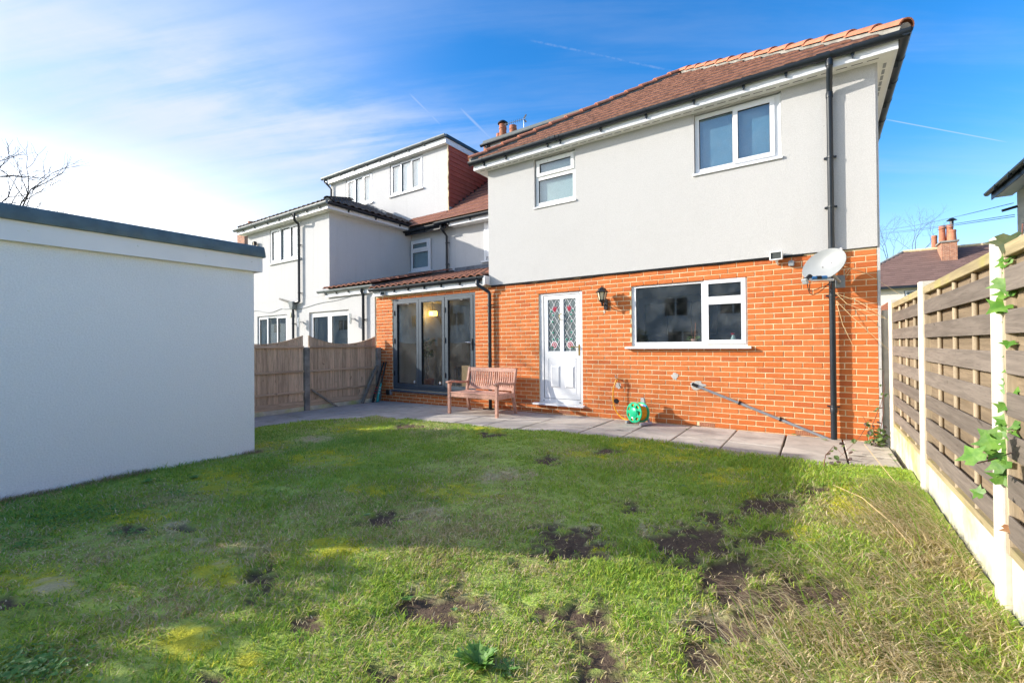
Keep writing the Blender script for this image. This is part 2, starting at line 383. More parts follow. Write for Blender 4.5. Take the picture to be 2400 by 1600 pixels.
def leaf_mat(name, trans=.3, rough=.55):
    m, t, b = _new(name)
    a = t.new('ShaderNodeAttribute', attribute_name='Col')
    b.inputs['Roughness'].default_value = rough; b.inputs['Specular IOR Level'].default_value = .25
    t.l.new(a.outputs['Color'], b.inputs['Base Color'])
    tl = t.new('ShaderNodeBsdfTranslucent'); t.l.new(a.outputs['Color'], tl.inputs[0])
    mx = t.new('ShaderNodeMixShader'); mx.inputs[0].default_value = trans
    t.l.new(b.outputs[0], mx.inputs[1]); t.l.new(tl.outputs[0], mx.inputs[2]); t.l.new(mx.outputs[0], t.n['Material Output'].inputs[0])
leaf_mat('grass_blade', .38, .7); leaf_mat('straw_blade', .5, .8)
def leaf_solid(name, c, c2, trans=.3):
    m, t, b = _new(name)
    p, r, g = pos(t, (1, 1, 1), True)
    col = t.mix(t.ramp(t.noise(p, 30., 3), .35, .7), c, c2)
    col = t.mix(r, col, t.mix(1., col, (.75, .75, .7), 'MULTIPLY'))
    t.l.new(col, b.inputs['Base Color']); b.inputs['Roughness'].default_value = .45
    tl = t.new('ShaderNodeBsdfTranslucent'); t.l.new(col, tl.inputs[0])
    mx = t.new('ShaderNodeMixShader'); mx.inputs[0].default_value = trans
    t.l.new(b.outputs[0], mx.inputs[1]); t.l.new(tl.outputs[0], mx.inputs[2]); t.l.new(mx.outputs[0], t.n['Material Output'].inputs[0])
leaf_solid('ivy_leaf', (.10, .26, .03), (.20, .38, .06))
leaf_solid('ivy_dark', (.05, .075, .02), (.10, .11, .03), .1)
leaf_solid('bramble_leaf', (.08, .15, .035), (.15, .22, .05))
leaf_solid('bramble_purple', (.085, .06, .055), (.13, .09, .08), .15)
leaf_solid('weed_leaf', (.14, .32, .06), (.24, .42, .09))
leaf_solid('weed_pale', (.24, .42, .14), (.34, .50, .2))
leaf_solid('house_plant', (.05, .10, .03), (.1, .17, .05))
leaf_solid('added_hedge_leaf', (.04, .075, .02), (.07, .11, .03))
leaf_solid('dead_leaf', (.34, .15, .06), (.42, .22, .09))

def lawn_soil_mat():
    m, t, b = _new('lawn_soil')
    a = t.new('ShaderNodeAttribute', attribute_name='Col')
    p, r, g = pos(t, (1, 1, 1), False)
    col = t.mix(t.math('MULTIPLY', t.ramp(t.noise(p, 60., 4, .7), .35, .7), .5), a.outputs['Color'], t.mix(1., a.outputs['Color'], (.6, .58, .55), 'MULTIPLY'))
    t.l.new(col, b.inputs['Base Color']); b.inputs['Roughness'].default_value = 1.; b.inputs['Specular IOR Level'].default_value = .05
    bn = t.new('ShaderNodeBump'); bn.inputs['Strength'].default_value = .9; bn.inputs['Distance'].default_value = .02
    t.l.new(t.noise(p, 45., 5, .7), bn.inputs['Height']); t.l.new(bn.outputs[0], b.inputs['Normal'])
lawn_soil_mat()

# ------------------------------------------------------------------ mesh helpers
class MB:
    def __init__(s): s.v = []; s.f = []
    def add(s, vs, fs):
        o = len(s.v); s.v += [tuple(map(float, v)) for v in vs]; s.f += [tuple(i+o for i in f) for f in fs]; return s
    def box(s, x0, x1, y0, y1, z0, z1):
        return s.add([(x0, y0, z0), (x1, y0, z0), (x1, y1, z0), (x0, y1, z0), (x0, y0, z1), (x1, y0, z1), (x1, y1, z1), (x0, y1, z1)],
                     [(0, 3, 2, 1), (4, 5, 6, 7), (0, 1, 5, 4), (1, 2, 6, 5), (2, 3, 7, 6), (3, 0, 4, 7)])
    def bar(s, p, q, w, h, up=(0, 0, 1)):
        p, q = Vector(p), Vector(q); d = (q-p).normalized(); u = Vector(up)
        sd = d.cross(u).normalized(); u = sd.cross(d).normalized()
        vs = []
        for e in (p, q):
            for a, b in ((-1, -1), (1, -1), (1, 1), (-1, 1)): vs.append(e+sd*(a*w/2)+u*(b*h/2))
        return s.add(vs, [(0, 1, 2, 3), (7, 6, 5, 4), (0, 4, 5, 1), (1, 5, 6, 2), (2, 6, 7, 3), (3, 7, 4, 0)])
    def tube(s, pts, r, n=10, cap=True):
        pts = [Vector(p) for p in pts]; k = len(pts)
        rs = [r]*k if not hasattr(r, '__len__') else list(r)
        ref = None; rings = []; o = len(s.v)
        for i, p in enumerate(pts):
            a = pts[max(0, i-1)]; b = pts[min(k-1, i+1)]; d = (b-a).normalized()
            if ref is None: ref = d.orthogonal().normalized()
            ref = (ref-d*ref.dot(d)); ref = ref.normalized() if ref.length > 1e-6 else d.orthogonal().normalized()
            bi = d.cross(ref)
            for j in range(n):
                an = 2*math.pi*j/n; s.v.append(tuple(p+(ref*math.cos(an)+bi*math.sin(an))*rs[i]))
        for i in range(k-1):
            for j in range(n):
                a = o+i*n+j; b = o+i*n+(j+1) % n; s.f.append((a, b, b+n, a+n))
        if cap:
            s.f.append(tuple(o+j for j in reversed(range(n)))); s.f.append(tuple(o+(k-1)*n+j for j in range(n)))
        return s
    def lathe(s, prof, c, n=16, axis=(0, 0, 1), phase=0.):
        q = Vector((0, 0, 1)).rotation_difference(Vector(axis)); c = Vector(c); o = len(s.v)
        for r, z in prof:
            for j in range(n):
                a = 2*math.pi*j/n+phase; s.v.append(tuple(c+q @ Vector((r*math.cos(a), r*math.sin(a), z))))
        for i in range(len(prof)-1):
            for j in range(n):
                a = o+i*n+j; b = o+i*n+(j+1) % n; s.f.append((a, b, b+n, a+n))
        s.f.append(tuple(o+j for j in reversed(range(n)))); s.f.append(tuple(o+(len(prof)-1)*n+j for j in range(n)))
        return s
    def prism(s, poly, vec):
        k = len(poly); vec = Vector(vec)
        vs = [Vector(p) for p in poly]+[Vector(p)+vec for p in poly]
        fs = [tuple(reversed(range(k))), tuple(range(k, 2*k))]+[(i, (i+1) % k, k+(i+1) % k, k+i) for i in range(k)]
        return s.add(vs, fs)
    def panel(s, x0, x1, z0, z1, ops, yf, yb):
        """wall in the XZ plane with rectangular openings"""
        xs = sorted({x0, x1, *[o[0] for o in ops], *[o[1] for o in ops]}); zs = sorted({z0, z1, *[o[2] for o in ops], *[o[3] for o in ops]})
        xs = [x for x in xs if x0 <= x <= x1]; zs = [z for z in zs if z0 <= z <= z1]
        hole = lambda x, z: any(o[0] < x < o[1] and o[2] < z < o[3] for o in ops)
        for i in range(len(xs)-1):
            for j in range(len(zs)-1):
                if hole((xs[i]+xs[i+1])/2, (zs[j]+zs[j+1])/2): continue
                a, b, c, d = xs[i], xs[i+1], zs[j], zs[j+1]
                s.add([(a, yf, c), (b, yf, c), (b, yf, d), (a, yf, d)], [(0, 1, 2, 3)])
                s.add([(a, yb, c), (b, yb, c), (b, yb, d), (a, yb, d)], [(3, 2, 1, 0)])
        for (a, b, c, d) in ops:
            c2 = max(c, z0); d2 = min(d, z1)
            s.add([(a, yf, c2), (a, yb, c2), (a, yb, d2), (a, yf, d2)], [(3, 2, 1, 0)])
            s.add([(b, yf, c2), (b, yb, c2), (b, yb, d2), (b, yf, d2)], [(0, 1, 2, 3)])
            s.add([(a, yf, c2), (b, yf, c2), (b, yb, c2), (a, yb, c2)], [(0, 1, 2, 3)])
            s.add([(a, yf, d2), (b, yf, d2), (b, yb, d2), (a, yb, d2)], [(3, 2, 1, 0)])
        s.add([(x0, yf, z0), (x0, yb, z0), (x0, yb, z1), (x0, yf, z1)], [(0, 1, 2, 3)])
        s.add([(x1, yf, z0), (x1, yb, z0), (x1, yb, z1), (x1, yf, z1)], [(3, 2, 1, 0)])
        s.add([(x0, yf, z1), (x1, yf, z1), (x1, yb, z1), (x0, yb, z1)], [(0, 1, 2, 3)])
        s.add([(x0, yf, z0), (x1, yf, z0), (x1, yb, z0), (x0, yb, z0)], [(3, 2, 1, 0)])
        return s
    def mesh(s, name, m=None, smooth=False, bevel=0., seg=1):
        me = bpy.data.meshes.new(name); me.from_pydata(s.v, [], s.f)
        if bevel:
            bm = bmesh.new(); bm.from_mesh(me)
            bmesh.ops.remove_doubles(bm, verts=bm.verts, dist=1e-6)
            bmesh.ops.bevel(bm, geom=list(bm.edges), offset=bevel, segments=seg, affect='EDGES', clamp_overlap=True)
            bm.to_mesh(me); bm.free()
        if m: me.materials.append(MATS[m])
        if smooth:
            me.polygons.foreach_set('use_smooth', [True]*len(me.polygons)); me.set_sharp_from_angle(angle=R(40))
        me.update(); return me
    def build(s, name, m, parent=None, smooth=False, bevel=0., seg=1, label=None):
        return link(name, s.mesh(name, m, smooth, bevel, seg), parent, label)
BASE = {}
def link(name, me, parent=None, label=None, mw=None):
    o = bpy.data.objects.new(name, me); COL.objects.link(o)
    if parent is not None:
        o.parent = parent
        if parent.name in BASE: o.matrix_parent_inverse = Matrix.Translation(-BASE[parent.name])
    if mw is not None: o.matrix_basis = mw
    if label: o['label'] = label
    return o
def tag(o, label=None, cat=None, group=None, kind=None):
    if label: o['label'] = label
    if cat: o['category'] = cat
    if group: o['group'] = group
    if kind: o['kind'] = kind
    return o
def thing(name, label, cat, loc, group=None):
    e = bpy.data.objects.new(name, None); COL.objects.link(e); e.location = loc; e.empty_display_size = .1
    BASE[e.name] = Vector(loc)
    return tag(e, label, cat, group)
def gz(x): return -.0112*max(0., -3.9-x)              # the paving falls a little to the left

# ------------------------------------------------------------------ ground
m = MB(); m.add([(-400, -400, -.14), (400, -400, -.14), (400, 400, -.14), (-400, 400, -.14)], [(0, 1, 2, 3)])
tag(m.build('ground', 'soil_ground'), kind='structure')

# ------------------------------------------------------------------ shared builders for buildings
def gutter(parent, a, b, r=.056, m='gutter_black', brk=None, union=None, name='gutter', up=(0, 0, 1)):
    """half-round gutter from a to b with brackets and union sleeves as sub-parts"""
    a, b = Vector(a), Vector(b); d = (b-a).normalized(); sd = d.cross(Vector(up)).normalized()
    mb = MB(); n = 10; prof = []
    for k in range(n+1):
        an = math.pi+math.pi*k/n; prof.append((math.cos(an)*r, math.sin(an)*r))
    prof += [(r*1.0, .012), (r*.88, .012)]+[(math.cos(math.pi*2-math.pi*k/n)*r*.9, math.sin(math.pi*2-math.pi*k/n)*r*.9) for k in range(n+1)]+[(-r*.88, .012), (-r, .012)]
    mb.prism([a+sd*x+Vector((0, 0, z)) for x, z in prof], b-a)
    for e in (a, b):          # stop ends
        mb.prism([e+sd*x+Vector((0, 0, z)) for x, z in [(math.cos(math.pi+math.pi*k/n)*r*1.05, math.sin(math.pi+math.pi*k/n)*r*1.05) for k in range(n+1)]+[(r*1.05, .014), (-r*1.05, .014)]], d*.012)
    g = mb.build(name, m, parent, smooth=True)
    L = (b-a).length
    out = sd if sd.y < 0 or (abs(sd.y) < .1 and sd.x > 0) else -sd
    for x in (brk or []):
        c = a+d*x; k = MB()
        pr = [(math.cos(math.pi+math.pi*q/n)*r*1.09, math.sin(math.pi+math.pi*q/n)*r*1.09) for q in range(n+1)]+[(r*1.09, .016), (r*.98, .016)]+[(math.cos(2*math.pi-math.pi*q/n)*r*.99, math.sin(2*math.pi-math.pi*q/n)*r*.99) for q in range(n+1)]+[(-r*.98, .016), (-r*1.09, .016)]
        k.prism([c-d*.014+sd*X+Vector((0, 0, Z)) for X, Z in pr], d*.028)
        k.prism([c-d*.02-out*r*.2+Vector((0, 0, -r)), c-out*r*.2+Vector((0, 0, -r-.06)), c+d*.02-out*r*.2+Vector((0, 0, -r))], -out*(r*.95))
        k.build('gutter_bracket', m, g)
    for x in (union or []):
        c = a+d*x; k = MB()
        for w in (-.05, .05):
            pr = [(math.cos(math.pi+math.pi*q/n)*r*1.14, math.sin(math.pi+math.pi*q/n)*r*1.14) for q in range(n+1)]+[(r*1.14, .02), (-r*1.14, .02)]
            k.prism([c+d*(w-.02)+sd*X+Vector((0, 0, Z)) for X, Z in pr], d*.04)
        pr = [(math.cos(math.pi+math.pi*q/n)*r*1.06, math.sin(math.pi+math.pi*q/n)*r*1.06) for q in range(n+1)]+[(r*1.06, .02), (-r*1.06, .02)]
        k.prism([c-d*.06+sd*X+Vector((0, 0, Z)) for X, Z in pr], d*.12)
        k.build('gutter_union', m, g, smooth=True)
    return g
def downpipe(parent, pts, r=.034, clips=(), wall=(0, 1, 0), m='gutter_black', joints=()):
    dense = [Vector(p) for p in pts]
    p = MB().tube(dense, r, 14).build('downpipe', m, parent, smooth=True)
    w = Vector(wall)
    for z in clips:
        c = Vector((dense[-1].x, dense[-1].y, z)); s = Vector((w.y, -w.x, 0))
        k = MB(); k.lathe([(r*1.15, -.012), (r*1.2, -.008), (r*1.2, .008), (r*1.15, .012)], c, 14)
        k.bar(c-s*r*1.9+w*r*.5, c+s*r*1.9+w*r*.5, .018, .02); k.bar(c-s*r*1.75+w*r*.3, c-s*r*1.75+w*.065, .016, .016); k.bar(c+s*r*1.75+w*r*.3, c+s*r*1.75+w*.065, .016, .016)
        k.build('pipe_clip', m, p)
    for (x, y, z) in joints:
        MB().lathe([(r*1.02, -.04), (r*1.16, -.036), (r*1.16, .03), (r*1.02, .04)], (x, y, z), 14).build('pipe_socket', m, p, smooth=True)
    return p
def ring(mb, x0, x1, z0, z1, w, yf, yb):
    mb.panel(x0, x1, z0, z1, [(x0+w, x1-w, z0+w, z1-w)], yf, yb); return mb
def window(parent, x0, x1, z0, z1, yf, cells, fw=.052, sash=(), m='upvc', gl='glass', sill=None, back=None, depth=.065, sash_w=.058, name='window', label=None, inner=None):
    """casement: frame with openings, proud sashes, glass panes, sill"""
    ops = [c for c in cells]
    w = MB().panel(x0, x1, z0, z1, ops, yf, yf+depth).build(name, m, parent, label=label)
    for i, c in enumerate(cells):
        a, b, c0, d = c
        if i in sash:
            s = MB(); q = .028
            s.panel(a-q, b+q, c0-q, d+q, [(a+sash_w-q, b-sash_w+q, c0+sash_w-q, d-sash_w+q)], yf-.022, yf-.001)
            s.build('sash', m, w)
            g = MB(); ring(g, a+sash_w-q-.004, b-sash_w+q+.004, c0+sash_w-q-.004, d-sash_w+q+.004, .009, yf-.008, yf+.012); g.build('gasket', 'dark_gasket', w)
            MB().box(a+sash_w-q-.02, b-sash_w+q+.02, yf+.004, yf+.01, c0+sash_w-q-.02, d-sash_w+q+.02).build('pane', gl, w)
        else:
            g = MB(); ring(g, a-.002, b+.002, c0-.002, d+.002, .008, yf+.012, yf+.03); g.build('gasket', 'dark_gasket', w)
            MB().box(a-.015, b+.015, yf+.022, yf+.028, c0-.015, d+.015).build('pane', gl, w)
    if sill:
        a, b, zb, zt, pr = sill
        MB().prism([(a, yf-.002, zb), (a, -pr, zb), (a, -pr, zt-.012), (a, yf-.002, zt)], (b-a, 0, 0)).build('sill', m, w)
    if back: MB().box(x0+.02, x1-.02, yf+depth+.012, yf+depth+.02, z0+.02, z1-.02).build('blind', back, w)
    return w

_tile_cache = {}
def tile_mesh(kind, m, w, length, thick=.022):
    key = (kind, m, round(w, 3), round(length, 3))
    if key in _tile_cache: return _tile_cache[key]
    n = {'roll': 9, 'pan': 9, 'flat': 5}[kind]; mb = MB(); xs = [w*i/(n-1) for i in range(n)]
    def h(x):
        u = x/w
        if kind == 'pan': return .032*max(0., math.sin(math.pi*min(1, max(0, (u-.12)/.76))))**.8
        if kind == 'roll': return .006*abs(math.sin(2*math.pi*u))
        return .0
    for x in xs: mb.v.append((x, 0, h(x)+thick*.45))              # underside of the nose
    for x in xs: mb.v.append((x, 0, h(x)+thick*1.45))
    for x in xs: mb.v.append((x, length, h(x)+thick*.35))
    for i in range(n-1):
        mb.f.append((i, i+1, n+i+1, n+i)); mb.f.append((n+i, n+i+1, 2*n+i+1, 2*n+i))
    mb.f.append((0, n, 2*n)); mb.f.append((n-1, 3*n-1, 2*n-1))
    me = mb.mesh('tile_'+kind, m, smooth=True); me.set_sharp_from_angle(angle=R(50)); _tile_cache[key] = me
    return me
def tiling(parent, o, u, v, rows, gauge, width, xr, kind, m, name='roof_tile', keep=None, lap=.06, limit=300, bond=.5):
    """separate tiles on a roof plane: o origin, u along the eave, v up the slope; xr(row_s) -> range along u"""
    o, u, v = Vector(o), Vector(u).normalized(), Vector(v).normalized(); n = u.cross(v).normalized()
    me = tile_mesh(kind, m, width, gauge+lap, .021 if kind == 'roll' else .022); out = []
    for i in range(rows):
        s = i*gauge; a, b = xr(s+gauge*.5)
        k0 = math.floor((a-(i % 2)*width*bond)/width)
        x = k0*width+(i % 2)*width*bond
        while x < b-.02:
            xa, xb = max(a, x), min(b, x+width)
            if xb-xa > .03 and (keep is None or keep(xa, xb, s)):
                out.append((xa, xb-xa, s))
            x += width
    objs = []
    for q, (x, wd, s) in enumerate(out):
        p = o+u*x+v*s+n*random.uniform(-.002, .003)
        mw = Matrix([[u[i]*wd/width, v[i], n[i], p[i]] for i in range(3)]+[[0, 0, 0, 1]])
        if q < limit: objs.append(link(name, me, parent, mw=mw @ Matrix.Rotation(random.uniform(-.006, .006), 4, 'Z')))
    return objs
def hip_tiles(parent, a, b, m, r=.115, length=.36, name='hip_tile', step=.02):
    a, b = Vector(a), Vector(b); d = (b-a).normalized(); L = (b-a).length; k = int(L/length)
    sd = d.cross(Vector((0, 0, 1))).normalized(); up = sd.cross(d)
    mb = MB(); n = 10; o = []
    # local x along the hip, tapering so each laps over the next
    for e, (x, rr, dz) in enumerate(((0, r, step), (length+.04, r*.9, 0))):
        for j in range(n+1):
            an = math.pi*j/n; mb.v.append((x, -math.cos(an)*rr, math.sin(an)*rr*.8+dz))
    for j in range(n+1): mb.v.append((0, -math.cos(math.pi*j/n)*(r-.02), math.sin(math.pi*j/n)*(r-.02)*.8+step))
    for j in range(n):
        mb.f.append((j, j+1, n+1+j+1, n+1+j)); mb.f.append((j, 2*(n+1)+j, 2*(n+1)+j+1, j+1))
    me = mb.mesh(name, m, smooth=True)
    MB().tube([a-up*.02, b-up*.02], r*.72, 10).build('hip_bedding', 'concrete_grey', parent)
    for i in range(k+1):
        p = a+d*(i*length); w = random.uniform(-.012, .012)
        mw = Matrix([[d[q], sd[q], up[q], p[q]] for q in range(3)]+[[0, 0, 0, 1]]) @ Matrix.Rotation(w, 4, 'Z')
        t = link(name, me, parent, mw=mw)

# ------------------------------------------------------------------ the house with brick ground floor
HX0, HX1 = -5.98, .03                  # rear wing
LX0 = -9.42                            # left end of the lean-to
house = thing('house', 'house with orange brick ground floor, white rendered upper storey and brown tiled hipped roof', 'house', (-3, 3, 0))
KW = (-3.095, -1.408, 1.205, 2.203); DR = (-4.85, -3.972, .188, 2.203); BF = (-8.845, -6.352, .235, 2.345)
UL = (-4.905, -4.066, 3.745, 4.668); UR = (-2.095, -.966, 3.745, 4.675)
BZ0, BZ1 = -.13, 2.42
wall_ops = [KW, DR, BF]
bw = MB().panel(LX0, HX1, BZ0, BZ1, wall_ops, .0048, .12).build('brick_wall', 'mortar', house)
# inner leaf so that reveals are brick deep, then the room side
MB().panel(LX0+.02, HX1-.02, BZ0, 2.46, wall_ops, .125, .28).build('inner_wall', 'room_wall', house)

def lay_bricks(x0, x1, z0, z1, ops, parent, y=0., course=.075, cam=(-.59, -7.15)):
    jobs = []; k0 = math.floor(z0/course)
    for k in range(k0, int(math.ceil(z1/course))+1):
        za, zb = k*course+.005, (k+1)*course-.005
        if za > z1-.02 or zb < z0: continue
        zb = min(zb, z1-.004)
        zc = (za+zb)/2
        cuts = sorted([(o[0], o[1]) for o in ops if o[2]-.01 < zc < o[3]+.005])
        free = []; a = x0
        for c in cuts: free.append((a, c[0])); a = c[1]
        free.append((a, x1))
        off = (k % 2)*.1125+.02*math.sin(k*1.7)*.3
        n0 = int((x1-x0)/.225)+3
        for i in range(n0):
            bx1 = x1-off-i*.225+.1125; bx0 = bx1-.215
            for f0, f1 in free:
                a, b = max(bx0, f0), min(bx1, f1)
                if b-a > .03: jobs.append((a, b, za, zb))
    jobs.sort(key=lambda j: math.hypot((j[0]+j[1])/2-cam[0], cam[1], (j[2]+j[3])/2-1.24))
    mats = []
    for v in range(4):
        mb = MB(); mb.box(-.1075, .1075, 0, .05, -.0325, .0325)
        me = mb.mesh('brick', None, bevel=.0035, seg=1); me.materials.append(MATS['brick'])
        rr = random.Random(v)
        for q in me.vertices:
            q.co.x += rr.uniform(-.0015, .0015); q.co.z += rr.uniform(-.0013, .0013); q.co.y += rr.uniform(-.0006, .0006)
        mats.append(me)
    rest = MB(); pv = [v.co.copy() for v in mats[0].vertices]; pf = [tuple(p.vertices) for p in mats[0].polygons]
    for q, (a, b, za, zb) in enumerate(jobs):
        c = Vector(((a+b)/2, y+random.uniform(-.0012, .0018), (za+zb)/2)); sx = (b-a)/.215; sz = (zb-za)/.065
        mw = Matrix.Translation(c) @ Matrix.Rotation(random.uniform(-.004, .004), 4, 'Y') @ Matrix.Rotation(random.uniform(-.005, .005), 4, 'Z') @ Matrix.Diagonal((sx, 1, sz, 1))
        if q < 300: link('brick', mats[q % 4], parent, mw=mw)
        else: rest.add([mw @ p for p in pv], pf)
    tag(rest.build('brick', 'brick', parent), kind='stuff')
AIR = [(-4.44, -4.225, .005, .07), (-2.07, -1.855, .005, .07), (-.85, -.635, .005, .07)]
lay_bricks(LX0, HX1, BZ0, BZ1, wall_ops+AIR, bw)
for (a, b, c, d) in AIR:
    k = MB(); hs = []
    for i in range(8):
        for j in range(3): hs.append((a+.014+i*.0242, a+.014+i*.0242+.014, c+.008+j*.018, c+.008+j*.018+.011))
    k.panel(a+.003, b-.003, c+.002, d-.002, hs, -.002, .03); k.build('air_brick', 'hip_orange', bw)
    MB().box(a+.004, b-.004, .031, .033, c+.003, d-.003).build('air_brick_void', 'dark_gasket', bw)
# cement patches, capped pipe hole and a pale smudge on the brickwork
def blob(name, x, z, rx, rz, m, y=-.004, th=.008, seed=0, n=22):
    rr = random.Random(seed); pts = []
    for i in range(n):
        a = 2*math.pi*i/n; k = 1+rr.uniform(-.22, .22); pts.append((x+math.cos(a)*rx*k, y, z+math.sin(a)*rz*k))
    return MB().prism(pts, (0, th, 0)).build(name, m, bw, bevel=.002)
blob('cement_patch', -2.418, .742, .052, .052, 'concrete_spot', seed=1)
blob('cement_patch', -2.09, .612, .105, .062, 'concrete_spot', seed=2)
blob('cement_patch', -3.325, .555, .045, .05, 'concrete_spot', seed=3)
blob('cement_patch', -3.56, 1.79, .018, .028, 'patch_pale', seed=4)
MB().lathe([(.042, 0), (.042, .005)], (-3.365, -.003, .297), 20, (0, 1, 0)).build('pipe_hole', 'black_iron', bw)
# bell-mouth line: cables clipped under the render
for q, (zz, yy) in enumerate(((2.408, -.018), (2.396, -.014), (2.414, -.010))):
    pts = []; rr = random.Random(q)
    for i in range(61):
        x = -5.93+i*(5.2/60); sag = -.012*abs(math.sin(i*.31+q)) if 8 < i < 26 else -.004*math.sin(i*.8+q)
        pts.append((x, yy, zz+sag*(.6+.4*q)))
    MB().tube(pts, .0055, 6).build('wall_cable', 'cable_black', house, smooth=True)

# upper storey
uw = MB().panel(HX0, HX1+.005, 2.425, 4.72, [UL, UR], -.022, .26).build('rendered_wall', 'render_house', house)
MB().box(HX0, HX1, -.018, .1, 2.419, 2.4255).build('render_bead', 'gutter_black', uw)
MB().box(HX1+.002, HX1+.03, -.004, 7.5, -.1, 4.9).build('side_wall', 'render_house', house)
MB().box(HX0, HX0+.25, .27, 3.2, 2.0, 4.85).build('wing_left_wall', 'render_neighbour', house)
MB().box(HX1-.26, HX1-.005, .285, 7.5, -.1, 4.9).build('side_inner_wall', 'room_wall', house)
# rooms behind the glass
rm = MB().box(LX0+.02, HX1-.27, 4.2, 4.3, -.1, 2.46).build('room_back_wall', 'room_wall', house)
MB().box(LX0+.01, HX1-.27, .29, 4.2, .10, .16).build('room_floor', 'room_floor', house)
MB().box(LX0+.01, HX1-.005, .29, 4.3, 2.40, 2.50).build('room_ceiling', 'room_wall', house)
MB().box(-5.95, -5.85, .29, 4.2, .16, 2.4).build('room_partition', 'room_wall', house)
MB().box(LX0+.01, LX0+.12, .29, 4.2, .16, 2.4).build('room_partition', 'room_wall', house)
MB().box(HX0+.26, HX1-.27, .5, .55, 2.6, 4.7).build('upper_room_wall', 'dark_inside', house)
ku = MB()
for i in range(5): ku.box(-3.9+i*.52, -3.9+i*.52+.505, 3.2, 3.55, 1.45, 2.15); ku.box(-3.9+i*.52, -3.9+i*.52+.505, 3.0, 3.6, .16, .95)
ku.box(-3.95, -1.2, 2.96, 3.6, .96, 1.0); ku.box(-3.95, -1.2, 3.6, 4.19, .16, 2.2)
ku.build('kitchen_units', 'kitchen_unit', house, bevel=.006)

# ---- kitchen window
window(house, *KW, .03, [(-3.028, -2.027, 1.268, 2.145), (-1.955, -1.46, 1.9, 2.15), (-1.955, -1.46, 1.262, 1.845)], sash=(1, 2), sill=(-3.185, -1.36, 1.165, 1.203, .075), label='wide kitchen window with one large pane and two casements', inner=1)
# ---- upper windows
window(house, UR[0]+.006, UR[1]-.03, 3.79, UR[3]-.015, .02, [(-2.03, -1.575, 3.85, 4.60), (-1.535, -1.075, 3.85, 4.60)], sash=(1,), gl='glass_sky', back='blind_sky_tint', sill=(-2.115, -.955, 3.748, 3.79, .05), label='two pane upper window with blind tinted to imitate mirrored sky')
MB().box(UR[1]-.028, UR[1]-.004, .0, .07, 3.79, 4.66).build('reveal_strip', 'upvc_dirty', house)
window(house, UL[0]+.012, UL[1]-.012, 3.79, UL[3]-.012, .02, [(-4.835, -4.135, 4.37, 4.60), (-4.835, -4.135, 3.86, 4.275)], sash=(0,), m='upvc_dirty', back='blind', sill=(-4.92, -4.05, 3.75, 3.79, .045), label='small frosted upper window with scuffed frame')

# ---- back door
dr = MB().panel(DR[0], DR[1], DR[2], DR[3], [(-4.765, -4.03, .262, 2.142)], .03, .1).build('door', 'upvc', house, label='white back door with two stained glass panels of red roses')
MB().panel(-4.757, -4.038, .268, 2.136, [(-4.68, -4.428, 1.117, 2.061), (-4.357, -4.112, 1.117, 2.061)], .037, .085).build('door_leaf', 'upvc', dr)
g = MB(); ring(g, -4.682, -4.111, .358, 1.004, .012, .034, .04); g.build('panel_groove', 'upvc', dr, bevel=.003)
for (a, b) in ((-4.625, -4.428), (-4.335, -4.141)):
    k = MB(); c, d = .462, .863
    k.add([(a, .036, c), (b, .036, c), (b, .036, d), (a, .036, d), (a+.028, .020, c+.028), (b-.028, .020, c+.028), (b-.028, .020, d-.028), (a+.028, .020, d-.028)],
          [(0, 1, 5, 4), (1, 2, 6, 5), (2, 3, 7, 6), (3, 0, 4, 7), (4, 5, 6, 7)])
    k.build('raised_panel', 'upvc', dr)
g = MB(); ring(g, -4.7645, -4.0305, .2625, 2.1415, .005, .031, .04); g.build('door_seal', 'dark_gasket', dr)
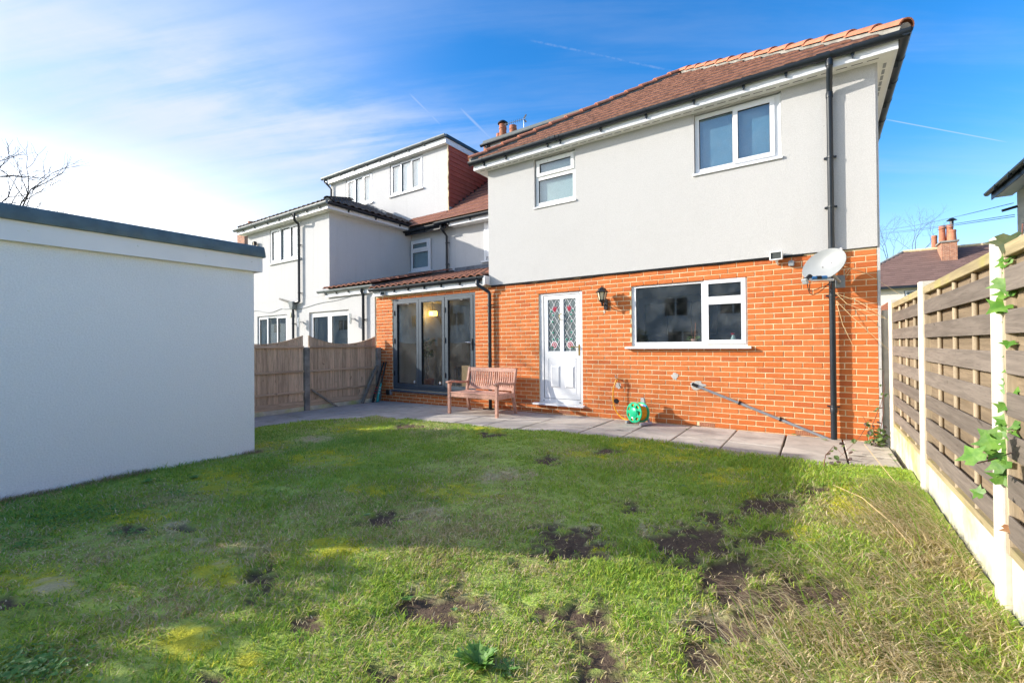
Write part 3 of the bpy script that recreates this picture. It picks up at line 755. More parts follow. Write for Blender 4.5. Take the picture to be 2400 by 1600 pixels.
for (a, b, flip) in ((-4.68, -4.428, 1), (-4.357, -4.112, -1)):
    z0, z1 = 1.117, 2.061; cx = (a+b)/2
    pn = MB().box(a, b, .058, .064, z0, z1).build('stained_pane', 'glass_pebbled', dr)
    k = MB(); L = .205                                     # diamond lattice of came
    for s in (1, -1):
        for i in range(-3, 8):
            za = z0+.03+i*L; pa = []
            for t_ in range(41):
                x = a+(b-a)*t_/40; z = za+s*(x-cx)*1.62
                if z0 <= z <= z1: pa.append((x, z))
            if len(pa) > 2: k.bar((pa[0][0], .0555, pa[0][1]), (pa[-1][0], .0555, pa[-1][1]), .006, .007, (0, 1, 0))
    ring(k, a, b, z0, z1, .005, .053, .057)
    k.build('lattice', 'lead_white', dr)
    def shape(pts, m, y, nm): MB().prism([(cx+flip*px, y, pz) for px, pz in pts], (0, .004, 0)).build(nm, m, dr)
    def leafp(lx, lz, an, s=.034):
        ca, sa = math.cos(an), math.sin(an)
        o = [(0, -.2), (.55, .25), (.5, .75), (0, 1.25), (-.5, .75), (-.55, .25)]
        shape([(lx+(p*ca-q*sa)*s*1.25, lz+(p*sa+q*ca)*s*1.25) for p, q in o], 'lead_white', .0515, 'leaf_edge')
        shape([(lx+(p*ca-q*sa)*s, lz+(p*sa+q*ca)*s+.002) for p, q in o], 'glass_green', .0485, 'glass_leaf')
    o = [(-.035, .0), (.0, -.028), (.03, .01), (.046, .085), (.012, .055), (-.004, .098), (-.02, .05), (-.044, .07)]
    shape([(.016+p*1.18, 1.855+q*1.18-.004) for p, q in o], 'lead_white', .0515, 'tulip_edge'); shape([(.016+p, 1.855+q) for p, q in o], 'glass_red', .0485, 'glass_tulip')
    for (lx, lz, an) in ((-.05, 1.83, .5), (-.008, 1.765, .9), (-.03, 1.64, .2), (-.012, 1.45, 1.1), (-.005, 1.33, 1.3), (.055, 1.325, -1.0), (-.04, 1.17, -.3)): leafp(lx, lz, an)
    for q, rr in enumerate((.062, .05, .03)):
        mm = ('lead_white', 'glass_red', 'lead_white')[q]
        shape([(.0+math.cos(2*math.pi*i/11)*rr*(1+.12*(i % 2)), 1.235+math.sin(2*math.pi*i/11)*rr*(1+.12*(i % 2))) for i in range(11)], mm, .0515-.0015*q, 'rose_petal')
    shape([(.0+math.cos(2*math.pi*i/9)*.021, 1.237+math.sin(2*math.pi*i/9)*.021) for i in range(9)], 'glass_red', .0465, 'rose_heart')
h = MB(); h.box(-4.064, -4.034, .022, .037, 1.05, 1.24); h.build('handle_plate', 'brass', dr, bevel=.006)
MB().tube([(-4.049, .03, 1.2), (-4.049, -.02, 1.2), (-4.07, -.03, 1.2), (-4.185, -.028, 1.204)], .009, 8).build('handle', 'brass', dr, smooth=True)
k = MB(); k.tube([(-4.392, .03, 1.79), (-4.392, .0, 1.79), (-4.41, -.01, 1.775), (-4.418, -.012, 1.74), (-4.41, -.01, 1.70), (-4.392, .0, 1.688), (-4.392, .03, 1.688)], .008, 8); k.build('knocker', 'brass', dr, smooth=True)
MB().prism([(-4.95, .03, .150), (-4.95, -.085, .150), (-4.95, -.085, .176), (-4.95, .03, .189)], (1.02, 0, 0)).build('threshold', 'upvc', dr)
for x in (-4.77, -4.04): MB().lathe([(.016, 0), (.012, .006)], (x, .028, .222), 10, (0, -1, 0)).build('drain_cap', 'plastic_grey', dr)
MB().box(-4.9, -3.9, .30, .34, .16, 2.3).build('hall_back', 'dark_inside', dr)

# ---- folding glass doors
bd = MB().panel(*BF, [(-8.785, -6.415, .30, 2.285)], .015, .09).build('folding_door', 'anthracite', house, label='three leaf anthracite folding glass door')
leafs = [(-8.78, -7.995), (-7.985, -7.212), (-7.195, -6.42)]
for i, (a, b) in enumerate(leafs):
    f = MB().panel(a, b, .305, 2.28, [(a+.085, b-.07, .375, 2.215)], .008, .07).build('door_leaf', 'anthracite', bd, bevel=.003)
    g = MB(); ring(g, a+.083, b-.068, .373, 2.217, .014, .014, .05); g.build('gasket', 'dark_gasket', bd)
    MB().box(a+.08, b-.065, .038, .044, .37, 2.22).build('pane', 'glass', bd)
    for z in ((.55, 1.3, 1.95) if i != 1 else ()):
        MB().box(a-.012, a+.014, -.012, .01, z, z+.11).build('hinge', 'dark_gasket', bd, bevel=.004)
    MB().bar((a+.45, -.02, 2.205), (a+.54, -.03, 2.185), .02, .02).build('trickle_catch', 'dark_gasket', bd)
    if i < 2: MB().add([(b-.2, .036, .43), (b-.165, .036, .46), (b-.13, .036, .43), (b-.165, .036, .385)], [(0, 1, 2, 3)]).build('sticker', 'bird_white', bd)
    else:
        h = MB(); h.box(-6.458, -6.432, -.006, .009, 1.14, 1.38); h.build('handle_plate', 'dark_gasket', bd, bevel=.004)
        MB().tube([(-6.445, .0, 1.30), (-6.445, -.05, 1.30), (-6.47, -.058, 1.30), (-6.58, -.056, 1.305)], .009, 8).build('handle', 'chrome', bd, smooth=True)
MB().prism([(-8.90, .02, .185), (-8.90, -.055, .185), (-8.90, -.055, .205), (-8.90, .02, .236)], (2.6, 0, 0)).build('sill', 'anthracite', bd)
# ---- wing eaves and roof
EZ, EY, EA, EB = 4.872, -.235, -6.215, .265       # eave line
AX = (EA+EB)/2; HW = (EB-EA)/2; AY = EY+HW; TAN = .69; AZ = EZ+HW*TAN
MB().box(EA+.03, EB-.03, -.222, -.2, 4.69, 4.865).build('fascia', 'upvc', house)
MB().box(EB-.052, EB-.03, -.199, 7.5, 4.69, 4.865).build('fascia', 'upvc', house)
MB().box(EA+.03, EA+.052, -.199, 3., 4.69, 4.865).build('fascia', 'upvc', house)
sf = MB(); sf.box(EA+.053, EB-.053, -.199, -.0225, 4.692, 4.702); sf.box(HX1+.031, EB-.053, -.0224, 7.5, 4.692, 4.702); sf.box(EA+.053, HX0-.001, -.0224, 3., 4.692, 4.702)
sf = sf.build('soffit', 'soffit', house)
x = EA+.12
while x < EB-.2:
    MB().box(x, x+.115, -.125, -.113, 4.6895, 4.6915).build('soffit_vent', 'dark_gasket', sf); x += .155
for i in range(10): MB().box(.125, .155, .05+i*.16, .05+i*.16+.12, 4.6895, 4.6915).build('soffit_vent', 'plastic_grey', sf)
gutter(house, (EA-.03, -.272, 4.835), (EB+.055, -.272, 4.835), brk=[.33, .85, 1.75, 2.0, 2.75, 3.5, 4.2, 4.85, 5.35, 6.05], union=[1.87, 5.75])
gutter(house, (EB+.035, 7.5, 4.835), (EB+.035, -.3, 4.835), brk=[.5, 1.5, 2.5, 3.5, 4.5, 5.3, 6.0, 6.6, 7.2])
rf = MB()
ridge_end = (AX, 9., AZ)
rf.add([(EA, EY, EZ-.02), (EB, EY, EZ-.02), (AX, AY, AZ-.02), (EB, 9, EZ-.02), ridge_end, (EA, 9, EZ-.02)], [(0, 1, 2), (1, 3, 4, 2), (5, 0, 2, 4), (0, 5, 3, 1)])
rf = rf.build('roof', 'slate_dark', house)
SL = math.hypot(1, TAN); vS = Vector((0, 1, TAN)).normalized()
def xr(s):
    k = s/SL; return (k+.05, 2*HW-k-.05)
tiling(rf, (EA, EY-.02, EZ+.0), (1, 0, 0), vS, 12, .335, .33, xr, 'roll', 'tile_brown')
hip_tiles(rf, (EA-.02, EY-.03, EZ+.01), (AX, AY, AZ+.03), 'hip_orange', r=.10, length=.37)
hip_tiles(rf, (EB+.03, EY-.03, EZ+.01), (AX, AY, AZ+.03), 'hip_orange', r=.108, length=.37)
# right-hand slope: courses of tiles seen edge-on
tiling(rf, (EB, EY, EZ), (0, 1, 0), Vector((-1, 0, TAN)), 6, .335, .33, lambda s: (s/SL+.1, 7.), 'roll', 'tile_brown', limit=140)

downpipe(house, [(-.43, -.272, 4.80), (-.43, -.272, 4.70), (-.43, -.262, 4.66), (-.43, -.09, 4.49), (-.43, -.075, 4.44), (-.43, -.075, -.01)], clips=(3.62, 2.98, 1.84, .42), joints=((-.43, -.075, 4.42), (-.43, -.272, 4.73), (-.43, -.075, .38)))
wp = MB().tube([(-2.15, .0, .625), (-2.13, -.035, .62), (-.50, -.045, .0), (-.46, -.06, -.02)], .019, 12).build('waste_pipe', 'waste_grey', house, smooth=True, label='thin grey waste pipe sloping across the brick wall')
MB().tube([(-2.155, -.03, .632), (-2.075, -.037, .600)], .025, 12).build('elbow', 'plastic_black', wp, smooth=True)
for x in (-1.52, -1.02):
    z = .62-(x+2.13)*.62/1.63
    MB().lathe([(.026, -.012), (.026, .012)], (x, -.04, z), 12, (1, 0, -.38)).build('pipe_clip', 'plastic_black', wp)
    MB().box(x-.008, x+.008, -.035, .0, z-.005, z+.032).build('pipe_clip', 'plastic_black', wp)
downpipe(house, [(-6.13, -.20, 2.53), (-6.13, -.20, 2.45), (-6.11, -.19, 2.42), (-5.95, -.07, 2.29), (-5.935, -.065, 2.25), (-5.935, -.065, gz(-5.9)+.01)], clips=(2.03,), joints=((-6.13, -.2, 2.47),))
MB().box(-6.06, -5.86, -.16, -.01, gz(-6)-.004, gz(-6)+.022).build('drain_gully', 'plastic_black', house, bevel=.01)
MB().box(-9.0, -8.88, -.09, -.004, .10, .215).build('pump_box', 'plastic_black', house, bevel=.012)
MB().box(-8.879, -8.85, -.07, -.004, .10, .215).build('pump_box', 'plastic_grey', house, bevel=.006)

# ---- lean-to roof over the folding doors
lt = MB(); LE, LZ0, LZ1, SY = -.16, 2.60, 3.36, 2.9
lt.prism([(LX0, LE+.03, LZ0-.03), (LX0, SY, LZ1-.03), (LX0, SY, LZ1-.3), (LX0, .0, 2.45), (LX0, LE+.03, 2.56)], (HX0-LX0-.004, 0, 0))
lt = lt.build('lean_to_roof', 'slate_dark', house)
vL = Vector((0, SY-LE, LZ1-LZ0)).normalized()
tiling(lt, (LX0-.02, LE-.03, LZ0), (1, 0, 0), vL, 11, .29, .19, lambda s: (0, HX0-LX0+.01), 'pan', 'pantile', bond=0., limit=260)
MB().box(LX0, HX0+.03, -.10, -.078, 2.425, 2.575).build('fascia', 'upvc', house)
MB().box(LX0+.01, HX0+.03, -.077, .006, 2.423, 2.43).build('soffit', 'soffit', house)
MB().box(HX0-.02, HX0+.035, -.20, -.024, 2.43, 2.60).build('verge_box', 'upvc', house, bevel=.004)
gutter(house, (LX0-.04, -.155, 2.585), (HX0-.01, -.155, 2.585), r=.052, brk=[.35, .82, 1.28, 1.78, 2.28, 2.8, 3.3])
MB().box(-9.35, HX0, 2.78, 2.897, 3.33, 3.50).build('lead_flashing', 'lead', house)
# ---- set-back main wall of this house, its eave, roof and rear dormer
MB().box(LX0, HX0+.2, 2.9, 3.1, 2.4, 4.86).build('main_rear_wall', 'render_neighbour', house)
MB().box(-8.33, -8.27, 2.87, 2.899, 3.6, 4.70).build('window_edge', 'upvc', house)
MB().box(-8.27, -7.2, 2.88, 2.897, 3.72, 4.66).build('window_edge', 'upvc', house)
MB().box(-8.42, -7.2, 2.83, 2.895, 3.57, 3.61).build('window_edge', 'upvc', house)
MB().box(LX0+.02, HX0, 2.62, 2.899, 4.70, 4.715).build('soffit', 'soffit', house)
MB().box(LX0+.02, HX0, 2.60, 2.62, 4.70, 4.85).build('fascia', 'upvc', house)
MY, MZ, MT = 2.56, 4.90, .74
gutter(house, (-9.9, 2.54, 4.845), (HX0, 2.54, 4.845), brk=[.5, 1.3, 2.1])
mr = MB().prism([(-9.55, MY, MZ-.03), (-9.55, 6.9, MZ-.03+(6.9-MY)*MT), (-9.55, 11, MZ-.03), (-9.55, 7, 4.6)], (9.5, 0, 0)).build('main_roof', 'slate_dark', house)
vM = Vector((0, 1, MT)).normalized()
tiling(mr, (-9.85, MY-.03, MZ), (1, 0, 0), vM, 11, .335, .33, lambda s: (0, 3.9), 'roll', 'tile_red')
dm = MB().box(-9.1, -3.5, 4.15, 8, 6.4, 7.52).build('dormer', 'cladding_red', house)
MB().box(-9.2, -3.4, 4.07, 4.149, 7.33, 7.50).build('fascia', 'upvc', dm)
MB().box(-9.22, -3.4, 4.0, 8., 7.50, 7.64).build('dormer_roof', 'grp_roof', dm)
gutter(house, (-9.3, 4.0, 7.52), (-5.2, 4.0, 7.52), brk=[.3, .9, 1.6, 2.3, 3.0, 3.7])
MB().tube([(-9.05, 4.0, 7.45), (-9.05, 4.0, 7.40), (-9.0, 4.12, 7.26), (-9.0, 4.12, 6.6)], .034, 10).build('downpipe', 'gutter_black', dm, smooth=True)
# chimney of the pair of houses
ch = MB().box(-11.2, -9.9, 6.6, 7.5, 7.0, 8.95).build('chimney', 'brick_far', house)
MB().box(-11.26, -9.84, 6.55, 7.55, 8.95, 9.03).build('chimney_cap', 'concrete_grey', ch)
for (x, y, h, cap) in ((-10.45, 6.85, .62, 1), (-10.05, 6.95, .50, 0), (-10.85, 7.2, .5, 0)):
    MB().lathe([(.15, 0), (.135, h*.7), (.15, h*.72), (.15, h*.8), (.135, h*.82), (.14, h), (.11, h), (.1, h-.1)], (x, y, 9.03), 16).build('chimney_pot', 'hip_orange', ch, smooth=True)
    if cap:
        q = MB().lathe([(.2, 0), (.19, .04), (.1, .11), (.02, .13)], (x, y, 9.03+h+.03), 14).build('pot_cowl', 'black_iron', ch, smooth=True)

# ------------------------------------------------------------------ left-hand neighbour
nb = thing('neighbour_house', 'white rendered neighbouring house with box dormer, dark hipped wing roof and black gutters', 'house', (-13.4, 4, 0))
NX0, NX1 = -15.66, -11.3
N1 = (-14.30, -12.66, 3.72, 4.79); N2 = (-15.08, -13.40, 1.0, 2.19); N3 = (-12.26, -10.48, -.05, 2.185)
MB().panel(NX0, NX1, 2.60, 4.98, [N1], 0., .25).build('wing_wall', 'render_neighbour', nb)
MB().panel(NX0, LX0-.05, -.2, 2.598, [N2, N3], -.002, .25).build('ground_wall', 'render_neighbour', nb)
MB().box(NX1-.25, NX1-.002, .252, 3.1, 2.7, 4.98).build('wing_side_wall', 'render_neighbour', nb)
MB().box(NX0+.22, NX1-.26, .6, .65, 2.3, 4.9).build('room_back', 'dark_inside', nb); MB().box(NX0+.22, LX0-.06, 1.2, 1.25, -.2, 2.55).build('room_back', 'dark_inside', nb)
MB().box(NX1-.24, LX0-.02, 2.92, 3.12, 2.6, 4.86).build('main_rear_wall', 'render_neighbour', nb)
MB().box(NX0, NX0+.2, .26, 4., -.2, 4.98).build('wing_left_wall', 'render_neighbour', nb)
def w3(x0, x1, z0, z1, yf, back, sash=(0, 2), **k):
    w = (x1-x0-.16)/3; cs = []
    for i in range(3): cs.append((x0+.05+i*(w+.03), x0+.05+i*(w+.03)+w, z0+.055, z1-.055))
    return window(nb, x0, x1, z0, z1, yf, cs, sash=sash, back=back, **k)
w3(N1[0]+.01, N1[1]-.01, N1[2]+.045, N1[3]-.01, .03, 'net_curtain', sill=(N1[0]-.03, N1[1]+.03, N1[2]-.005, N1[2]+.045, .05))
w3(N2[0]+.01, N2[1]-.01, N2[2]+.01, N2[3]-.01, .05, None)
MB().box(N2[0]+.1, N2[1]-.1, .2, .22, 1.0, 1.95).build('blind', 'kitchen_unit', nb)
window(nb, N3[0]+.01, N3[1]-.01, N3[2], N3[3]-.01, .05, [(N3[0]+.12, -11.46, .1, 2.05), (-11.28, N3[1]-.12, .1, 2.05)], sash=(), name='french_window')
# wing eaves and hipped roof
NE = 5.005
MB().box(NX0-.2, NX1+.26, -.222, -.2, 4.82, 4.985).build('fascia', 'upvc', nb)
MB().box(NX1+.238, NX1+.26, -.199, 2.75, 4.82, 4.985).build('fascia', 'upvc', nb)
MB().box(NX0-.2, NX1+.237, -.199, -.004, 4.822, 4.832).build('soffit', 'soffit', nb)
MB().box(NX1+.001, NX1+.237, -.003, 2.75, 4.822, 4.832).build('soffit', 'soffit', nb)
gutter(nb, (NX0-.3, -.275, 4.965), (NX1+.33, -.275, 4.965), m='gutter_grey', brk=[.5, 1.2, 1.95, 2.6, 3.3, 4.0, 4.6], union=[2.2])
gutter(nb, (NX1+.315, 2.6, 4.965), (NX1+.315, -.25, 4.965), brk=[.4, 1.3, 2.2])
ex0, ex1, ey = NX0-.24, NX1+.3, -.24; hw = (ex1-ex0)/2; tn = .44; ax = (ex0+ex1)/2; ay = ey+hw; az = NE+hw*tn
nr = MB().add([(ex0, ey, NE), (ex1, ey, NE), (ax, ay, az), (ex1, 6, NE), (ax, 6, az), (ex0, 6, NE)], [(0, 1, 2), (1, 3, 4, 2), (5, 0, 2, 4), (0, 5, 3, 1)]).build('wing_roof', 'slate_dark', nb)
sl = math.hypot(1, tn)
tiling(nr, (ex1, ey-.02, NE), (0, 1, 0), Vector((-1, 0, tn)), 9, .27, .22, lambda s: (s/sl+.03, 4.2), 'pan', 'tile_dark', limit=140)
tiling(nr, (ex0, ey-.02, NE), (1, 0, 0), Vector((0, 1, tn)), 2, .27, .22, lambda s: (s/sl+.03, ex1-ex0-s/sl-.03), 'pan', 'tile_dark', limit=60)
hip_tiles(nr, (ex1+.02, ey-.02, NE+.01), (ax, ay, az+.02), 'tile_dark', r=.10, length=.36)
downpipe(nb, [(-12.5, -.275, 4.92), (-12.5, -.275, 4.80), (-12.52, -.26, 4.75), (-12.6, -.1, 4.68), (-12.62, -.075, 4.62), (-12.62, -.075, 2.50)], clips=(4.1, 2.75))
downpipe(nb, [(-12.93, -.075, 2.33), (-12.93, -.075, -.2)], clips=(1.9,))
hp = MB(); hp.prism([(-13.05, -.16, 2.52), (-12.80, -.16, 2.52), (-12.86, -.14, 2.30), (-12.99, -.14, 2.30)], (0, .13, 0)); hp.build('hopper', 'gutter_grey', nb, bevel=.01)
MB().tube([(-12.62, -.075, 2.52), (-12.66, -.08, 2.50), (-12.86, -.09, 2.48)], .035, 10).build('hopper_inlet', 'gutter_black', nb, smooth=True)
MB().tube([(-12.98, -.10, 2.50), (-13.55, -.12, 2.64)], .028, 10).build('overflow_pipe', 'concrete_grey', nb, smooth=True)
MB().lathe([(.085, 0), (.07, .02)], (-13.12, -.03, 2.16), 8, (-.3, -1, 0)).build('vent_cover', 'gravel_board', nb)
pts = [(-15.6+i*.15, -.012, 2.33+.05*math.sin(i*.55)*(1 if i < 14 else .3)+.012*max(0, i-20)) for i in range(40)]
MB().tube(pts, .006, 6).build('wall_cable', 'plastic_grey', nb)
# lean-to roof on the neighbour's side
l2 = MB().prism([(NX1-.1, -.10, 2.72), (NX1-.1, 2.9, 3.46), (NX1-.1, 2.9, 3.2), (NX1-.1, .0, 2.58)], (LX0-NX1+.09, 0, 0)).build('lean_to_roof', 'slate_dark', nb)
tiling(l2, (NX1-.08, -.15, 2.745), (1, 0, 0), Vector((0, 3.05, .74)).normalized(), 10, .30, .2, lambda s: (0, LX0-NX1+.07), 'pan', 'pantile', bond=0.)
MB().box(NX1-.1, LX0-.03, -.06, -.04, 2.54, 2.70).build('fascia', 'upvc', nb)
gutter(nb, (NX1-.35, -.11, 2.705), (LX0+.03, -.11, 2.705), r=.05, m='gutter_grey', brk=[.3, .75, 1.25, 1.75])
downpipe(nb, [(-9.83, -.11, 2.66), (-9.83, -.11, 2.58), (-9.82, -.07, 2.50), (-9.82, -.07, -.2)], clips=(1.9, 1.0))
MB().box(NX1+.02, LX0+.3, 2.83, 2.919, 3.40, 3.455).build('lead_flashing', 'lead', nb)
# set-back wall: small window, eave
window(nb, -11.22, -10.40, 3.58, 4.54, 2.83, [(-11.14, -10.48, 4.26, 4.46), (-11.14, -10.48, 3.68, 4.16)], sash=(0,), back='blind_sky_tint', name='window')
MB().box(-11.3, -10.36, 2.78, 2.915, 3.53, 3.578).build('sill', 'upvc', nb)
gutter(nb, (-11.55, 2.62, 4.83), (-9.75, 2.62, 4.83), r=.06, brk=[.5, 1.1])
MB().box(-11.5, -9.6, 2.66, 2.70, 4.70, 4.86).build('fascia', 'gutter_black', nb)
downpipe(nb, [(-9.72, 2.60, 4.78), (-9.72, 2.60, 4.70), (-9.71, 2.75, 4.58), (-9.71, 2.84, 4.50), (-9.71, 2.84, 3.46)], clips=(4.3, 3.66))
n_mr = MB().prism([(-16.4, MY, MZ-.03), (-16.4, 6.9, MZ-.03+(6.9-MY)*MT), (-16.4, 11, MZ-.03), (-16.4, 7, 4.6)], (6.84, 0, 0)).build('main_roof', 'slate_dark', nb)
tiling(n_mr, (-11.5, MY-.03, MZ), (1, 0, 0), vM, 3, .30, .30, lambda s: (0, 1.64), 'roll', 'tile_red')
# box dormer
DX0, DX1, DY = -15.92, -9.92, 3.16
D1 = (-14.99, -13.47, 6.27, 7.37); D2 = (-12.57, -11.0, 6.27, 7.38)
nd = MB().panel(DX0, DX1, 5.05, 7.46, [D1, D2], DY, DY+.2).build('dormer_wall', 'render_neighbour', nb)
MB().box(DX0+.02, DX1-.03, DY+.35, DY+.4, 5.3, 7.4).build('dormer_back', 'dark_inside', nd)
for q, (a, b, c, d) in enumerate((D1, D2)): w3(a+.03, b-.03, c+.05, d-.01, DY+.03, 'net_curtain')
for (a, b, c, d) in (D1, D2): MB().prism([(a-.04, DY+.03, c), (a-.04, DY-.06, c), (a-.04, DY-.06, c+.03), (a-.04, DY+.03, c+.05)], (b-a+.08, 0, 0)).build('sill', 'upvc', nd)
ck = MB().prism([(DX1-.03, DY+.01, 4.95+.2), (DX1-.03, 6.2, 7.5), (DX1-.03, DY+.01, 7.5)], (.02, 0, 0)).build('dormer_cheek', 'slate_dark', nb)
z = 5.10; i = 0
while z < 7.38:                                    # overlapping red boards down the cheek
    y1 = MY+(z+.02-MZ)/MT
    if y1 > DY+.12:
        MB().prism([(DX1-.008, DY+.004, z), (DX1+.018, DY+.004, z), (DX1+.004, DY+.004, z+.15), (DX1-.008, DY+.004, z+.15)], (0, y1-DY, 0)).build('cladding_board', 'cladding_red', ck)
    z += .142; i += 1
ft = MB(); rr = random.Random(5)
for i in range(34):
    z = 5.1+i*.07; ft.box(DX1-.006, DX1+.012+rr.uniform(0, .018), DY-.012-rr.uniform(0, .02), DY+.003, z, z+.066)
ft.build('mortar_edge', 'mortar', nd)
MB().box(DX0-.1, DX1+.05, DY-.16, DY-.138, 7.41, 7.56).build('fascia', 'upvc', nd)
MB().box(DX0-.1, DX1+.02, DY-.137, DY-.002, 7.415, 7.43).build('soffit', 'soffit', nd)
MB().box(DX1+.022, DX1+.05, DY-.13, 6.2, 7.39, 7.56).build('fascia', 'upvc_dirty', nd)
MB().box(DX0-.12, DX1+.09, DY-.17, 6.4, 7.565, 7.66).build('dormer_roof', 'gutter_black', nd)
gutter(nb, (DX0-.25, DY-.215, 7.62), (DX1+.08, DY-.215, 7.62), m='gutter_grey', brk=[.4, 1.1, 1.9, 2.6, 3.3, 4.0, 4.7, 5.4], union=[2.2])
downpipe(nb, [(-16.0, DY-.215, 7.58), (-16.0, DY-.215, 7.48), (-15.9, DY-.12, 7.34), (-15.8, DY-.07, 7.2), (-15.8, DY-.07, 5.2)], clips=(6.9,))
MB().bar((NX1+.02, 1.9, 5.16), (NX1-1.9, 2.7, 6.05), .02, .16).build('lead_flashing', 'lead', nb)
# brick stack showing at the far left
cc = onY(567, 560, 5.)
cs = MB().box(cc[0]-.55, cc[0]+.28, 5, 5.8, 3., cc[2]+.42).build('chimney', 'brick_far', nb)
MB().box(cc[0]-.6, cc[0]+.34, 4.95, 5.85, cc[2]+.42, cc[2]+.5).build('chimney_cap', 'concrete_grey', cs)
MB().lathe([(.14, 0), (.12, .4), (.15, .42), (.15, .5)], (cc[0]+.2, 5.4, cc[2]+.5), 12).build('chimney_pot', 'hip_orange', cs, smooth=True)
pp = onY(590, 520, 6.)
MB().lathe([(.16, -1.), (.16, -.1), (.20, -.08), (.20, 0)], pp, 12).build('chimney_pot', 'brick_far', cs, smooth=True)

def spotlight(loc, label, cat='floodlight', dark=False, s=1., ang=0., tilt=0.):
    x, y, z = loc; t_ = thing('floodlight', label, cat, loc); m1 = 'plastic_black' if dark else 'lamp_white'
    Mx = Matrix.Translation(loc) @ Matrix.Rotation(ang, 4, 'Z')
    def put(mb, n, m, **k):
        mb.v = [tuple(Mx @ Vector(v)) for v in mb.v]; return mb.build(n, m, t_, **k)
    hx, hz = .072*s, .055*s
    k = MB(); k.panel(-hx, hx, -hz+.09*s, hz+.09*s, [(-hx+.014, hx-.014, -hz+.104*s, hz+.076*s)], -.115, -.06); k.box(-hx+.01, hx-.01, -.059, -.03, -hz+.1*s, hz+.08*s)
    put(k, 'lamp_head', m1, bevel=.004)
    put(MB().box(-hx+.013, hx-.013, -.1, -.096, -hz+.103*s, hz+.077*s), 'lens', 'lamp_glass' if dark else 'pane_dark')
    put(MB().tube([(0, -.06, .03), (0, -.03, .0), (0, .0, -.01)], .014, 8), 'bracket', m1, smooth=True)
    put(MB().tube([(-.01, -.07, .035), (.015, -.06, .025)], .022, 8), 'knuckle', m1, smooth=True)
    return t_
spotlight((-1.03, -.005, 2.325), 'square white floodlight on the brick wall beside the satellite dish', s=1.05, ang=R(-8))
spotlight((-9.06, -.08, 2.40), 'small white floodlight at the left corner of the folding doors', s=.8, ang=R(40))
spotlight((-15.05, -.01, 4.36), 'black security light on the neighbour\'s wall left of the upper window', dark=True, s=1.1, ang=R(-10))
jb = MB().box(-.905, -.838, -.06, -.004, 2.268, 2.343).build('junction_box', 'plastic_grey', bevel=.008, seg=2)
tag(jb, 'small grey junction box between floodlight and satellite dish', 'junction box')
for (x, g_) in ((-12.55, 1), (-10.25, 1)):
    t_ = thing('wall_light', 'steel cylinder wall light '+('left' if x < -11 else 'right')+' of the neighbour\'s french windows', 'wall light', (x, 0, 1.9), 'cylinder lights by the french windows')
    MB().lathe([(.035, -.13), (.035, .13)], (x, -.13, 1.93), 12).build('lamp_tube', 'chrome', t_, smooth=True)
    MB().tube([(x, -.1, 1.93), (x, -.003, 1.93)], .025, 10).build('wall_mount', 'chrome', t_, smooth=True)

# ------------------------------------------------------------------ garage on the left
gr = thing('garage', 'flat roofed white rendered garage with grey-green roof edge', 'garage', (-7.6, -5.9, 0))
GX0, GX1, GY0, GY1 = -9.05, -6.2, -7.3, -4.42
gw = MB().box(GX0, GX1, GY0, GY1, -.14, 2.25).build('wall', 'render_garage', gr)
MB().box(GX1+.03, GX1+.055, GY0-.1, GY1+.035, 2.150, 2.335).build('fascia', 'upvc', gr)
MB().box(GX1+.03, GX1+.0575, GY1+.0355, GY1+.075, 2.148, 2.337).build('fascia_corner', 'upvc', gr)
MB().box(GX0, GX1+.029, GY1+.05, GY1+.074, 2.150, 2.335).build('fascia', 'upvc', gr)
MB().box(GX1+.001, GX1+.029, GY0-.1, GY1+.049, 2.16, 2.172).build('soffit', 'soffit', gr)
for y in (-6.3, -5.55, -4.95, -4.47): MB().lathe([(.009, 0), (.006, .004)], (GX1+.055, y, 2.255), 8, (1, 0, 0)).build('fascia_pin', 'upvc_dirty', gr)
tr = MB(); pr = [(0, 2.325), (.085, 2.325), (.088, 2.34), (.055, 2.445), (.03, 2.462), (0, 2.46)]
tr.prism([(GX1+x, GY0-.12, z) for x, z in pr], (0, GY1-GY0+.22, 0)); tr.build('roof_edge', 'felt_trim', gr, smooth=True)
tr = MB(); tr.prism([(GX0, GY1+.012+x*1.0, z-.001) for x, z in pr], (GX1-GX0-.002, 0, 0)); tr.build('roof_edge', 'felt_trim', gr)
MB().box(GX0, GX1+.01, GY0-.1, GY1+.01, 2.26, 2.44).build('roof', 'grp_roof', gr)

